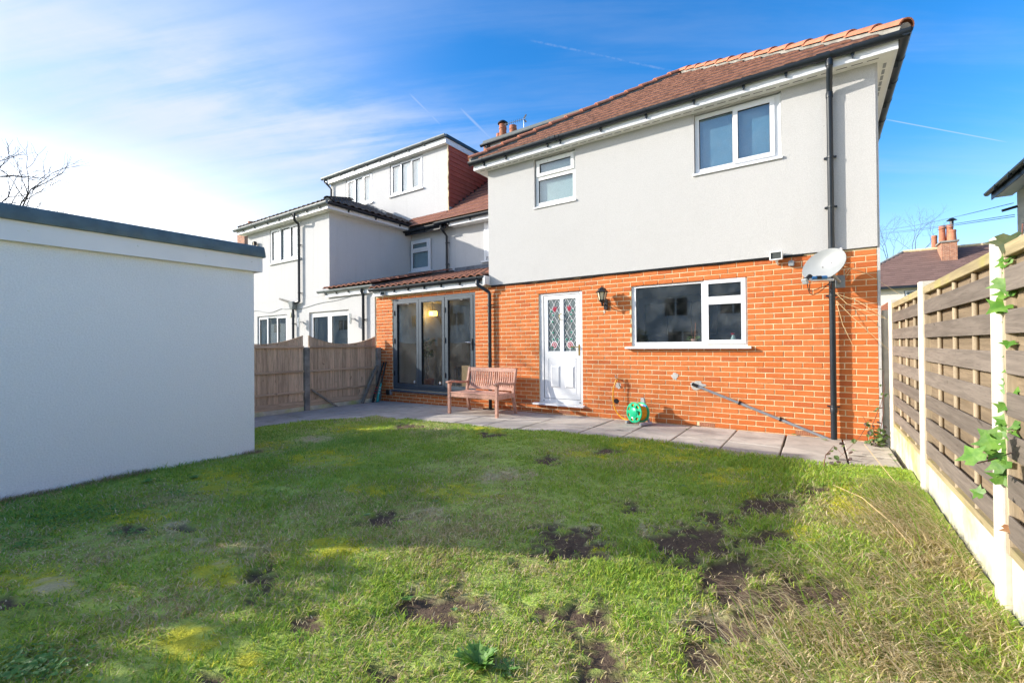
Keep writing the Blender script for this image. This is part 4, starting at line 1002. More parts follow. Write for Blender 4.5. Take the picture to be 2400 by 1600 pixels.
# ------------------------------------------------------------------ close-boarded fence between the gardens (left)
lf = thing('boarded_fence', 'brown close-boarded fence with scooped top and concrete posts', 'fence', (-9.35, -2, 0))
FX = -9.36
def top_z(y, a, b):                                  # scooped panel top
    u = (y-a)/(b-a)*2-1; return 1.285+.175*abs(u)**2.0
posts_y = [.0, -1.88, -3.76, -5.64]
for y in posts_y[1:]:
    p = MB().box(FX+.0, FX+.11, y-.055, y+.055, gz(FX)-.1, 1.21); p.prism([(FX, y-.055, 1.2105), (FX+.11, y-.055, 1.2105), (FX+.06, y-.055, 1.235)], (0, .11, 0))
    p.build('post', 'concrete_grey', lf, bevel=.006)
MB().box(FX+.01, FX+.12, -.115, -.006, gz(FX)-.1, 1.205).build('post', 'concrete_grey', lf, bevel=.006)
for a, b in zip(posts_y[1:], posts_y[:-1]):
    lo, hi = a+.06, b-(.06 if b < -.1 else .12)
    MB().box(FX+.03, FX+.07, lo, hi, gz(FX)-.09, gz(FX)+.075).build('gravel_board', 'gravel_board', lf)
    n = int((hi-lo)/.098); w = (hi-lo)/n
    for i in range(n):
        y0 = lo+i*w; y1 = y0+w*.995; zb = gz(FX)+.078
        off = .0 if i % 2 else .009
        MB().prism([(FX+.025+off, y0, zb), (FX+.025+off, y1, zb), (FX+.025+off, y1, top_z(min(hi, y1), lo, hi)), (FX+.025+off, y0, top_z(y0, lo, hi))], (.016, 0, 0)).build('board', 'wood_fence', lf)
    for z in (.32, .74, 1.235):
        MB().box(FX+.052, FX+.09, lo, hi, z-.02, z+.022).build('rail', 'wood_rail', lf, bevel=.004)
    MB().box(FX+.051, FX+.072, lo, hi, gz(FX)+.08, gz(FX)+.20).build('rail', 'wood_rail', lf)
    k = MB(); m_ = 18
    for i in range(m_):
        ya, yb = lo+(hi-lo)*i/m_, lo+(hi-lo)*(i+1)/m_
        k.bar((FX+.035, ya, top_z(ya, lo, hi)+.008), (FX+.035, yb, top_z(yb, lo, hi)+.008), .04, .012)
    k.build('capping', 'wood_rail', lf)
MB().bar((FX+.11, -1.80, .36), (FX+.14, -1.22, gz(FX)), .03, .035).build('brace', 'wood_brace', lf)
MB().bar((FX+.12, -.13, .78), (FX+.20, -.62, gz(FX)), .05, .05).build('brace', 'wood_brace', lf)

# two hockey sticks leaning in the corner
for q, (x, lean, m1, lab) in enumerate(((-9.17, .0, 'stick_black', 'black hockey stick with red marks leaning on the fence post'), (-9.09, .02, 'stick_teal', 'black and teal hockey stick leaning against the brick corner'))):
    z0 = gz(x)+.005; t_ = thing('hockey_stick', lab, 'hockey stick', (x, -.3, z0), 'hockey sticks in the patio corner')
    A = Vector((x-.02, -.30+q*.06, z0+.02)); B = Vector((x+.05+lean, -.03-q*.01, z0+.92))
    d = B-A
    MB().tube([A+d*.0, A+d*.12, A+d*.45], [.024, .026, .02], 8).build('shaft', m1, t_, smooth=True)
    MB().tube([A+d*.45, A+d*.62], [.02, .018], 8).build('shaft', 'stick_black', t_, smooth=True)
    MB().tube([A+d*.62, A+d*.97, A+d], [.019, .019, .021], 8).build('grip', 'stick_black' if q else 'plastic_black', t_, smooth=True)
    MB().tube([A, A+Vector((.03, -.03, -.012)), A+Vector((.08, -.04, .0)), A+Vector((.11, -.04, .05))], [.024, .024, .022, .018], 8).build('hook', m1, t_, smooth=True)
    for j, f in enumerate((.2, .27, .34)): MB().lathe([(.0275, -.008), (.0275, .008)], A+d*f, 8, d).build('mark', 'stick_red' if q == 0 else 'bird_white', t_)

# ------------------------------------------------------------------ woven panel fence on the right
rfn = thing('slatted_fence', 'tall weathered woven slat fence between pale concrete posts', 'fence', (.15, -3, 0))
PX = .105                                            # near face of the posts
PY = [-.27, -2.17, -4.07, -5.97, -7.87, -9.77]
def cpost(y, top=1.735, x=PX, parent=rfn):
    k = MB(); w = .048; c = .018
    k.prism([(x+c, y-w, -.15), (x+.10, y-w, -.15), (x+.10, y+w, -.15), (x+c, y+w, -.15), (x, y+w-c, -.15), (x, y-w+c, -.15)], (0, 0, top+.15))
    return k.build('post', 'concrete_post', parent, bevel=.004)
for y in PY: cpost(y)
cpost(.55, 1.66, PX+.01); MB().box(PX+.02, PX+.12, .62, .72, -.1, 1.62).build('post', 'concrete_post', rfn, bevel=.006)
for pi, (b, a) in enumerate(zip(PY[:-1], PY[1:])):
    lo, hi = a+.055, b-.055; SX = PX+.045
    MB().box(SX-.005, SX+.035, lo, hi, -.14, .255).build('gravel_board', 'gravel_board', rfn)
    zt = 1.63
    MB().prism([(SX-.022, lo, zt), (SX+.055, lo, zt), (SX+.055, lo, zt+.035), (SX-.022, lo, zt+.06)], (0, hi-lo, 0)).build('cap_rail', 'wood_cap', rfn, bevel=.003)
    for y in (lo+.015, hi-.015): MB().box(SX-.022, SX+.05, y-.016, y+.016, .257, zt-.001).build('frame_stile', 'wood_batten', rfn, bevel=.003)
    MB().box(SX-.018, SX+.05, lo+.03, hi-.03, .258, .30).build('bottom_rail', 'wood_cap', rfn)
    n = 7; pit = (zt-.006-.305)/n; sh = .108
    for i in range(n):
        z = .305+i*pit+.03
        # front slats, slightly uneven; back slats cover the gaps behind the battens
        dz = random.uniform(-.004, .004)
        MB().box(SX-.022, SX-.012, lo+.03, hi-.03, z+dz, z+sh+dz).build('slat', 'wood_slat', rfn, bevel=.002)
        if i < n-1: MB().box(SX+.016, SX+.026, lo+.03, hi-.03, z+sh-.035, z+pit+.035).build('slat', 'wood_slat_back', rfn)
        else: MB().box(SX+.016, SX+.026, lo+.03, hi-.03, z+sh-.035, zt-.002).build('slat', 'wood_slat_back', rfn)
    MB().box(SX+.016, SX+.026, lo+.03, hi-.03, .302, .36).build('slat', 'wood_slat_back', rfn)
    for k_ in range(3):
        y = lo+(hi-lo)*(k_+1)/4
        MB().tube([(SX+.001, y, .30), (SX+.001, y, zt-.002)], .0135, 10).build('batten', 'wood_batten', rfn, smooth=True)

# ------------------------------------------------------------------ paving
pat = MB().add([(LX0-.0, -4.6, -.10), (.1, -4.6, -.10), (.1, .0, -.055), (LX0, .0, -.115)], [(0, 1, 2, 3)])
pat = tag(pat.build('patio', 'moss_joint'), kind='structure')
rs = random.Random(21)
def slab(x0, x1, y0, y1):
    g = .006+rs.uniform(0, .006); k = MB(); t_ = [rs.uniform(-.004, .004) for _ in range(4)]
    c = [(x0+g, y0+g), (x1-g, y0+g), (x1-g, y1-g), (x0+g, y1-g)]
    jig = [(rs.uniform(-.004, .004), rs.uniform(-.004, .004)) for _ in range(4)]
    vs = [(x+a, y+b, gz(x)-.05) for (x, y), (a, b) in zip(c, jig)]+[(x+a, y+b, gz(x)+q) for (x, y), (a, b), q in zip(c, jig, t_)]
    k.add(vs, [(3, 2, 1, 0), (4, 5, 6, 7), (0, 1, 5, 4), (1, 2, 6, 5), (2, 3, 7, 6), (3, 0, 4, 7)])
    k.build('paving_slab', 'paving', pat, bevel=.005)
x = .10
for i in range(13):
    w = .61+(.30 if i in (6, 9, 11) else 0.)
    if i == 0: w = .44
    x0 = x-w; sh = .02*math.sin(i*2.1)
    if x0 < -7.3: break
    slab(x0, x, -.9+sh, -.012); slab(x0, x, -1.62, -.9+sh)
    if x < -2.4: slab(x0, x, -1.84, -1.62)
    x = x0
xl = x
for j, (ya, yb) in enumerate(((-.62, -.012), (-1.24, -.62), (-1.86, -1.24), (-2.5, -1.86), (-3.1, -2.5), (-3.75, -3.1), (-4.4, -3.75))):
    xs = [FX+.12, FX+.12+(.45 if j % 2 else .8), FX+.12+(1.35 if j % 2 else 1.6), xl] if j < 4 else [FX+.12, FX+.12+(.6 if j % 2 else .9), -7.8]
    for a, b in zip(xs[:-1], xs[1:]):
        if b-a > .1: slab(a, b, ya, yb)

# ------------------------------------------------------------------ lawn
def vnoise(x, y, s, seed):
    r = np.random.default_rng(seed); G = r.random((256, 256))
    u = x*s+1000.; v = y*s+1000.; i = np.floor(u).astype(int); j = np.floor(v).astype(int); f = u-i; g = v-j
    f = f*f*(3-2*f); g = g*g*(3-2*g); a = lambda p, q: G[(i+p) % 256, (j+q) % 256]
    return (a(0, 0)*(1-f)+a(1, 0)*f)*(1-g)+(a(0, 1)*(1-f)+a(1, 1)*f)*g
def fbm(x, y, s, seed, o=3): return sum(vnoise(x, y, s*2**k, seed+k)*.5**k for k in range(o))/sum(.5**k for k in range(o))
EDGE = np.array([(-8.05, -4.4), (-8., -3.56), (-7.96, -2.83), (-7.52, -2.3), (-7.28, -1.77), (-6.5, -1.745), (-5.59, -1.68), (-4.8, -1.74), (-3.96, -1.64), (-3.07, -1.46), (-2.23, -1.4), (-1.49, -1.45), (-.855, -1.47), (-.31, -1.5), (.12, -1.44)])
def edge_y(x): return np.interp(x, EDGE[:, 0], EDGE[:, 1])+.05*(vnoise(x, x*0, 6., 3)-.5)
# worn, mossy and painted-sun places of the lawn: (kind, px, py, rx, ry) read off the photograph and laid on the ground
SPOTS = [('soil', 1014, 1424, 95, 42), ('soil', 1355, 1436, 95, 48), ('soil', 1318, 1277, 78, 42), ('soil', 1404, 1540, 85, 60), ('soil', 1637, 1281, 105, 40), ('soil', 1840, 1388, 165, 52), ('soil', 1720, 1345, 90, 45),
    ('soil', 1790, 1184, 95, 24), ('soil', 1675, 1214, 60, 26), ('soil', 1900, 1150, 34, 11), ('soil', 1683, 1476, 80, 38), ('soil', 1650, 1535, 60, 40), ('soil', 1812, 1262, 55, 26), ('soil', 1445, 1570, 60, 40),
    ('straw', 1540, 1240, 70, 34), ('straw', 1700, 1420, 170, 70), ('straw', 1060, 1410, 110, 60), ('straw', 1330, 1265, 100, 55),
    ('soil', 612, 1365, 38, 44), ('soil', 712, 1456, 44, 28), ('straw', 547, 1297, 70, 30), ('straw', 417, 1247, 78, 28), ('soil', 312, 1237, 40, 11), ('soil', 440, 1240, 30, 9), ('straw', 130, 1386, 50, 30), ('soil', 20, 1415, 30, 14),
    ('soil', 960, 998, 48, 6), ('straw', 985, 1000, 80, 10), ('soil', 1160, 1022, 40, 6), ('soil', 1279, 1078, 24, 9), ('straw', 740, 1023, 40, 8), ('soil', 1475, 1186, 34, 14), ('soil', 890, 1217, 48, 22), ('soil', 900, 1575, 40, 22), ('soil', 500, 1590, 40, 18),
    ('straw', 1180, 1115, 70, 22), ('straw', 1010, 1210, 60, 26), ('soil', 1420, 1058, 30, 8),
    ('moss_sun', 535, 1118, 80, 34), ('moss_sun', 345, 1214, 80, 22), ('moss_sun', 516, 1346, 66, 42), ('moss_sun', 77, 1358, 75, 30), ('moss_sun', 574, 1552, 46, 46), ('moss_sun', 830, 1000, 90, 12), ('moss_sun', 640, 1040, 40, 12), ('moss_sun', 760, 1070, 90, 22), ('moss_sun', 1080, 985, 40, 8),
    ('moss_sun', 1060, 1152, 80, 26), ('moss_sun', 1145, 1010, 60, 10), ('moss_sun', 1480, 1050, 80, 16), ('moss_sun', 1380, 1065, 60, 14), ('moss_sun', 1590, 1072, 80, 18), ('moss_sun', 1860, 1255, 70, 28), ('moss_sun', 1990, 1170, 60, 40), ('moss_sun', 1910, 1385, 50, 26), ('moss_sun', 1960, 1400, 40, 20), ('moss_sun', 1760, 1165, 40, 10), ('moss_sun', 1385, 1285, 44, 14), ('moss_sun', 420, 1500, 110, 40), ('moss_sun', 880, 1150, 60, 20), ('moss_sun', 1690, 1120, 70, 16), ('moss_sun', 1720, 1100, 50, 12), ('moss_sun', 780, 1290, 110, 30)]  # the last yellow spot paints the streak of sun across the lawn
def spot_masks(x, y):
    out = {'soil': np.zeros_like(x), 'straw': np.zeros_like(x), 'moss_sun': np.zeros_like(x)}
    wob = 1.5*(fbm(x, y, 6., 40, 3)-.5)+1.0*(vnoise(x, y, 24., 44)-.5)+.7*(vnoise(x, y, 60., 45)-.5)
    for k, px, py, rx, ry in SPOTS:
        c = onZ(px, py)[:2]; kk = 1.22 if k == 'soil' else 1.1; a = onZ(px+rx*kk, py)[:2]-c; b = onZ(px, py+ry*kk)[:2]-c
        Bi = np.linalg.inv(np.array([a, b]).T); p = Bi @ np.array([x-c[0], y-c[1]])
        d = 1-np.hypot(p[0], p[1])+wob
        out[k] = np.maximum(out[k], np.clip(d*2.2, 0, 1))
    brk = np.clip((fbm(x, y, 11., 48, 3)-.36)*6, 0, 1)
    out['moss_sun'] = out['moss_sun']*(.25+.75*brk); out['straw'] = out['straw']*(.35+.65*np.clip((fbm(x, y, 9., 52, 3)-.38)*6, 0, 1))
    return out
def lawn_z(x, y):
    return -.0112*np.maximum(0, -3.9-x)+.05*(fbm(x, y, .8, 60, 3)-.5)+.018*(vnoise(x, y, 5., 63)-.5)+.006
def build_lawn():
    xs = np.arange(-8.3, .16, .035); ys = np.arange(-9.4, -1.30, .035); X, Y = np.meshgrid(xs, ys); x, y = X.ravel(), Y.ravel()
    mk = spot_masks(x, y); z = lawn_z(x, y)
    z = z+mk['soil']*(.06*(fbm(x, y, 16., 70, 3)-.5)-.022)+.02*(vnoise(x, y, 18., 72)-.5)
    outside = y > edge_y(x)-.01
    z = np.where(outside, -.09, z)
    nx, ny = len(xs), len(ys); idx = np.arange(nx*ny).reshape(ny, nx)
    F = np.stack([idx[:-1, :-1], idx[:-1, 1:], idx[1:, 1:], idx[1:, :-1]], -1).reshape(-1, 4)
    me = bpy.data.meshes.new('lawn'); me.vertices.add(len(x)); me.vertices.foreach_set('co', np.stack([x, y, z], 1).ravel())
    me.loops.add(F.size); me.loops.foreach_set('vertex_index', F.ravel()); me.polygons.add(len(F)); me.polygons.foreach_set('loop_start', np.arange(0, F.size, 4)); me.update(calc_edges=True)
    me.polygons.foreach_set('use_smooth', [True]*len(F))
    base = np.array([.42, .52, .13])[None]*(.7+.6*fbm(x, y, 3., 80))[:, None]
    def mixc(c, m, col): return c*(1-m[:, None])+np.array(col)[None]*m[:, None]
    c = mixc(base, np.clip(mk['moss_sun']*.9, 0, 1), (.52, .50, .05)); c = mixc(c, mk['straw']*.8, (.60, .50, .33)); c = mixc(c, np.clip(mk['soil']*1.4, 0, 1), (.15, .108, .078))
    ca = me.color_attributes.new('Col', 'FLOAT_COLOR', 'POINT'); ca.data.foreach_set('color', np.concatenate([c, np.ones((len(c), 1))], 1).astype(np.float32).ravel())
    me.materials.append(MATS['lawn_soil'])
    return tag(link('lawn', me), kind='structure')
build_lawn()
def blade_mesh(name, P, H, W, dirx, diry, lean, col, tipmix=.25, curl=1.0):
    """P (n,3) roots; blades of two segments bending towards (dirx,diry)"""
    n = len(P); a = np.arctan2(diry, dirx)+np.pi/2+RNG.normal(0, .45, n); sx, sy = np.cos(a)*W*.5, np.sin(a)*W*.5
    t1 = lean*.9; t2 = lean*1.55
    r1 = H*.5*np.sin(t1); hz1 = H*.5*np.cos(t1); r2 = r1+H*.5*np.sin(t2)*curl; hz2 = np.maximum(hz1+H*.5*np.cos(t2), .004)
    V = np.zeros((n, 5, 3), np.float32)
    V[:, 0] = P+np.stack([-sx, -sy, 0*sx], 1); V[:, 1] = P+np.stack([sx, sy, 0*sx], 1)
    mid = P+np.stack([dirx*r1, diry*r1, hz1], 1)
    V[:, 2] = mid+np.stack([sx, sy, 0*sx], 1)*.8; V[:, 3] = mid-np.stack([sx, sy, 0*sx], 1)*.8
    V[:, 4] = P+np.stack([dirx*r2, diry*r2, hz2], 1)
    o = (np.arange(n)*5)[:, None]
    L = np.concatenate([o+np.array([[0, 1, 2, 3]]), o+np.array([[3, 2, 4]])], 1)   # 7 loops per blade
    me = bpy.data.meshes.new(name); me.vertices.add(n*5); me.vertices.foreach_set('co', V.ravel())
    me.loops.add(n*7); me.loops.foreach_set('vertex_index', L.astype(np.int32).ravel())
    st = (np.arange(n)*7)[:, None]+np.array([[0, 4]]); me.polygons.add(n*2); me.polygons.foreach_set('loop_start', st.astype(np.int32).ravel()); me.update(calc_edges=True)
    C = np.ones((n, 5, 4), np.float32); C[:, :, :3] = col[:, None, :]
    C[:, 4, :3] = col*(1-tipmix)+np.array([.40, .33, .14])*tipmix
    ca = me.color_attributes.new('Col', 'FLOAT_COLOR', 'POINT'); ca.data.foreach_set('color', C.ravel())
    me.materials.append(MATS['grass_blade']); return me
def grass(N=290000):
    x = RNG.uniform(-8.05, .10, N*4); y = RNG.uniform(-9.2, -1.38, N*4)
    d = np.hypot(x-CP[0], y-CP[1]); fwd = (x-CP[0])*CM[2][0]+(y-CP[1])*CM[2][1]
    keep = (RNG.random(N*4) < np.clip((2.6/np.maximum(d, 1.2))**1.15, .0, 1.)) & (y < edge_y(x)+.01) & ~((x < GX1+.005) & (y < GY1+.005)) & (fwd > .7)
    x, y = x[keep][:N*2], y[keep][:N*2]
    mk = spot_masks(x, y)
    den = fbm(x, y, 4., 90, 3)
    p = np.clip(.55+.9*(den-.35), .25, 1.)
    p *= 1-.93*np.clip(mk['soil']*1.5, 0, 1); p *= 1-.35*mk['straw']
    k = RNG.random(len(x)) < p; x, y = x[k][:N], y[k][:N]; mk = {q: v[k][:N] for q, v in mk.items()}; n = len(x)
    print('grass blades', n)
    d = np.hypot(x-CP[0], y-CP[1])
    tus = fbm(x, y, 2.2, 100, 3); dry = fbm(x, y, 1.6, 110, 4); fine = vnoise(x, y, 14., 120)
    H = (.016+.028*RNG.random(n))*(.55+.95*tus)*(1.25-.35*dry)
    H *= 1-.6*mk['moss_sun']; H *= 1-.35*mk['soil']
    nearwall = np.clip(1-(x-GX1)/.16, 0, 1)*(y < GY1+.1); H *= 1+1.2*nearwall*RNG.random(n)
    lush = np.clip((fbm(x, y, 1.1, 130, 2)-.5)*4, 0, 1); H *= 1+.55*lush
    W = (.0028+.0020*RNG.random(n))*(1+.14*d)
    greens = np.array([[.30, .48, .055], [.39, .53, .065], [.24, .43, .065], [.47, .54, .08]])
    col = greens[RNG.integers(0, 4, n)]*(.8+.45*RNG.random(n))[:, None]
    cool = np.clip((fbm(x, y, .6, 140, 2)-.52)*5, 0, 1)*np.clip((-x-2)/3, 0, 1)
    col = col*(1-.45*cool[:, None])+np.array([.15, .35, .10])*(.45*cool[:, None])
    straws = np.array([[.72, .59, .33], [.56, .44, .24], [.78, .66, .42], [.46, .43, .13]])
    near = np.clip((-y-4.2)/2.2, 0, 1)
    ps = np.clip(.16+2.0*(dry-.47)+.26*near+.8*mk['straw']+.65*mk['soil']+.18*(fine-.5), .03, .97)
    nf = np.clip((x+1.05)/.9, 0, 1)*np.clip((-y-1.9)/1.2, 0, 1); ps = np.clip(ps+.6*nf*(.5+fine), .03, .95); H *= 1+.5*nf
    iss = RNG.random(n) < ps
    col[iss] = straws[RNG.integers(0, 4, iss.sum())]*(.75+.4*RNG.random(iss.sum()))[:, None]
    ism = (RNG.random(n) < mk['moss_sun']*.85) & ~(RNG.random(n) < mk['soil'])
    col[ism] = np.array([.68, .66, .05])*(.7+.6*RNG.random(ism.sum()))[:, None]
    lean = np.clip(.42+.6*RNG.random(n)+.15*iss, 0, 1.0); a = RNG.random(n)*2*np.pi
    P = np.stack([x, y, lawn_z(x, y)-.004], 1)
    o = link('grass', blade_mesh('grass', P, H, W, np.cos(a), np.sin(a), lean, col)); tag(o, 'short mossy lawn grass with yellow and straw coloured tufts', 'grass', kind='stuff')
    # long dead grass combed over from the fence
    n2 = 7000; yy = RNG.uniform(-9., -2.1, n2); t = RNG.random(n2)**1.3; xx = .09-t*(.25+.75*np.clip((-yy-2.0)/3., 0, 1))
    k = fbm(xx, yy, 2.5, 150, 3) > .36; xx, yy = xx[k], yy[k]; n2 = len(xx)
    H = .07+.24*RNG.random(n2)**1.6*np.clip((-yy-1.4)/2., .3, 1); W = .003+.0026*RNG.random(n2)
    th = np.pi-.15+RNG.normal(0, .30, n2)+1.6*(fbm(xx, yy, 2.2, 155, 2)-.5); isg = RNG.random(n2) < .28
    col = np.array([[.80, .65, .40], [.86, .73, .50], [.70, .54, .32], [.74, .64, .36]])[RNG.integers(0, 4, n2)]*(.8+.35*RNG.random(n2))[:, None]
    col[isg] = np.array([.22, .36, .05])*(.8+.5*RNG.random(isg.sum()))[:, None]
    lean = np.where(isg, .3+.5*RNG.random(n2), 1.02+.22*RNG.random(n2))
    P = np.stack([xx, yy, lawn_z(xx, yy)+.01+.03*RNG.random(n2)], 1)
    o = link('dry_grass', blade_mesh('dry_grass', P, H, W, np.cos(th), np.sin(th), lean, col, .1)); o.data.materials[0] = MATS['straw_blade']; tag(o, 'long straw coloured dead grass flopped out from the right-hand fence', 'dry grass', kind='stuff')
    # dead fringe along the garage wall
    n3 = 3500; yy = RNG.uniform(-7.2, -4.36, n3); xx = GX1+.01+.10*RNG.random(n3)**1.5; b = fbm(yy*0, yy, 1.6, 160, 3) > .42; xx, yy = xx[b], yy[b]; n3 = len(xx)
    a = RNG.normal(.9, .8, n3); col = np.array([[.46, .33, .22], [.55, .43, .29], [.38, .27, .19]])[RNG.integers(0, 3, n3)]*(.8+.4*RNG.random(n3))[:, None]
    P = np.stack([xx, yy, lawn_z(xx, yy)], 1)
    o = link('dry_grass', blade_mesh('garage_fringe', P, .03+.07*RNG.random(n3), .002+.0015*RNG.random(n3), np.cos(a), np.sin(a), .55+.42*RNG.random(n3), col, .2)); tag(o, 'brown dead grass fringe along the foot of the garage wall', 'dry grass', kind='stuff')
grass()

# ------------------------------------------------------------------ plants
def leaf_shape(kind):
    if kind == 'ivy': return [(0, 0), (.28, -.14), (.55, .05), (.40, .22), (.80, .40), (.40, .52), (.24, .62), (0, 1.05), (-.24, .62), (-.40, .52), (-.80, .40), (-.40, .22), (-.55, .05), (-.28, -.14)]
    if kind == 'lobed': return [(0, 0), (.04, .12), (.20, .16), (.05, .30), (.26, .44), (.06, .52), (.20, .74), (.05, .78), (0, 1.), (-.05, .78), (-.20, .74), (-.06, .52), (-.26, .44), (-.05, .30), (-.20, .16), (-.04, .12)]
    return [(0, 0), (.30, .22), (.36, .5), (.22, .8), (0, 1.), (-.22, .8), (-.36, .5), (-.30, .22)]
def leaf_mesh(kind, m, fold=.25):
    pts = leaf_shape(kind); mb = MB(); cy = .45
    mb.v.append((0, cy, 0.))
    for x, y in pts: mb.v.append((x, y, abs(x)*fold-.12*(y-.4)**2))
    k = len(pts)
    for i in range(k): mb.f.append((0, 1+i, 1+(i+1) % k))
    return mb.mesh('leaf_'+kind, m, smooth=False)
LEAFM = {(k, m): leaf_mesh(k, m) for k, m in (('ivy', 'ivy_leaf'), ('ivy', 'ivy_dark'), ('oval', 'bramble_leaf'), ('oval', 'bramble_purple'), ('lobed', 'weed_leaf'), ('oval', 'weed_pale'), ('lobed', 'weed_pale'), ('oval', 'weed_leaf'), ('ivy', 'dead_leaf'), ('oval', 'house_plant'))}
def put_leaf(parent, p, n, up, s, kind='ivy', m='ivy_leaf', name='leaf', label=None):
    n = Vector(n).normalized(); u = Vector(up); u = (u-n*u.dot(n)).normalized(); r = u.cross(n)
    mw = Matrix([[r[i]*s, u[i]*s, n[i]*s, p[i]] for i in range(3)]+[[0, 0, 0, 1]])
    return link(name, LEAFM[(kind, m)], parent, label, mw)
# ivy climbing the near post of the right-hand fence
iv = thing('ivy', 'bright green ivy climbing the nearest concrete fence post', 'ivy', (PX, -4.12, 0))
rr = random.Random(3)
IV = [(2367, 537, 46, 'ivy_dark'), (2368, 598, 26, 0), (2362, 612, 26, 0), (2352, 640, 40, 0), (2368, 636, 30, 0), (2362, 684, 34, 0), (2358, 700, 40, 0), (2355, 722, 44, 0), (2378, 752, 26, 0), (2366, 793, 22, 0), (2376, 826, 22, 0), (2372, 864, 20, 0), (2370, 888, 18, 0), (2366, 912, 34, 0), (2358, 940, 26, 0), (2374, 948, 24, 0), (2364, 978, 30, 0), (2372, 994, 30, 0),
      (2356, 1014, 34, 0), (2334, 1020, 40, 0), (2324, 1040, 40, 0), (2292, 1066, 46, 0), (2366, 1040, 34, 0), (2372, 1070, 34, 0), (2356, 1086, 40, 0), (2350, 1122, 40, 0), (2374, 1096, 34, 0), (2304, 1150, 26, 0), (2366, 1222, 26, 'dead_leaf'), (2340, 1050, 30, 0), (2380, 1010, 26, 0), (2352, 1000, 26, 0)]
for (px, py, s, mm) in IV:
    X = PX-.02-.10*max(0, (2344-px)/60.)-rr.uniform(0, .02); p = onX(px, py, X) if px < 2344 else onY(px, py, PY[2]-.065-rr.uniform(0, .03))
    d = np.linalg.norm(p-CP); size = s/FPX*d*.68
    nrm = (-.55+rr.uniform(-.3, .3), -.75, .35+rr.uniform(-.25, .35))
    put_leaf(iv, p+np.array([0, 0, -size*.3]), nrm, (rr.uniform(-.9, .3), -.1, rr.choice((-.5, .4, .8))), size, 'ivy', mm or 'ivy_leaf')
st = [(PX+.085, PY[2]-.058, .02)]+[(PX+.075+.018*math.sin(i*1.3), PY[2]-.060-.006*math.cos(i), .02+i*.11) for i in range(1, 17)]
MB().tube(st, [.006-.00022*i for i in range(len(st))], 6).build('stem', 'stem_red', iv, smooth=True)
MB().tube([onX(2290, 1085, .0), onX(2330, 1075, .05), (PX+.08, PY[2]-.06, .75)], .0025, 5).build('stem', 'stem_red', iv)
# bramble at the foot of the house corner
def bramble(label, base, canes, leaves, purple=.3, seed=1, big=.05, group=None):
    b = thing('bramble', label, 'bramble', base, group); r = random.Random(seed)
    for c in canes: MB().tube(c, [.005-.0035*i/(len(c)-1) for i in range(len(c))], 6).build('cane', 'stem_red', b, smooth=True)
    for (x, y, z) in leaves:
        for q in range(r.choice((1, 2, 3))):
            a = r.uniform(0, 6.28); mm = 'bramble_purple' if r.random() < purple else 'bramble_leaf'
            put_leaf(b, (x+r.uniform(-.03, .03), y+r.uniform(-.03, .03), z+r.uniform(-.02, .03)), (math.cos(a)*.5-.2, -.5+math.sin(a)*.4, .7), (math.cos(a), math.sin(a), -.1), big*r.uniform(.7, 1.3), 'oval', mm)
    return b
lv = [(r_.uniform(-.1, .07), r_.uniform(-.32, -.03), r_.uniform(.0, .34)**1.2) for r_ in [random.Random(9)] for _ in range(46)]
bramble('leafy green bramble in the gap between house corner and fence post', (0., -.15, 0), [[(-.02, -.1, 0), (-.05, -.2, .25), (.02, -.3, .5), (.06, -.35, .75)], [(.03, -.08, 0), (-.08, -.12, .2), (-.15, -.25, .35)], [(0, -.2, 0), (.04, -.3, .4), (.05, -.28, .9)]], lv+[(.02, -.2, .45), (.05, -.3, .62), (.0, -.18, .55), (.05, -.22, .74), (.03, -.3, .9), (-.05, -.2, .4)], .25, 2)
c0 = onZ(2062, 1030); c1 = onZ(1955, 1075); c2 = onZ(1930, 1095)
bramble('low arching bramble with purple leaves creeping over the paving', (c1[0], c1[1], 0), [[(c0[0], c0[1], .05), (c0[0]-.15, c0[1]-.18, .17), ((c0[0]+c1[0])/2, (c0[1]+c1[1])/2-.05, .13), (c1[0]+.05, c1[1], .03)], [(c2[0], c2[1], 0), (c2[0]+.02, c2[1]+.02, .12), (c1[0], c1[1]-.05, .15), (c1[0]+.1, c1[1]-.1, .04)]],
        [(*onZ(px, py, h)[:2], h) for px, py, h in ((1952, 1053, .12), (1960, 1045, .13), (1967, 1048, .11), (1950, 1063, .07), (1985, 1048, .08), (1958, 1083, .04), (1945, 1073, .06), (2008, 1033, .1), (1995, 1062, .03), (2005, 1072, .03))], .6, 4, .06)
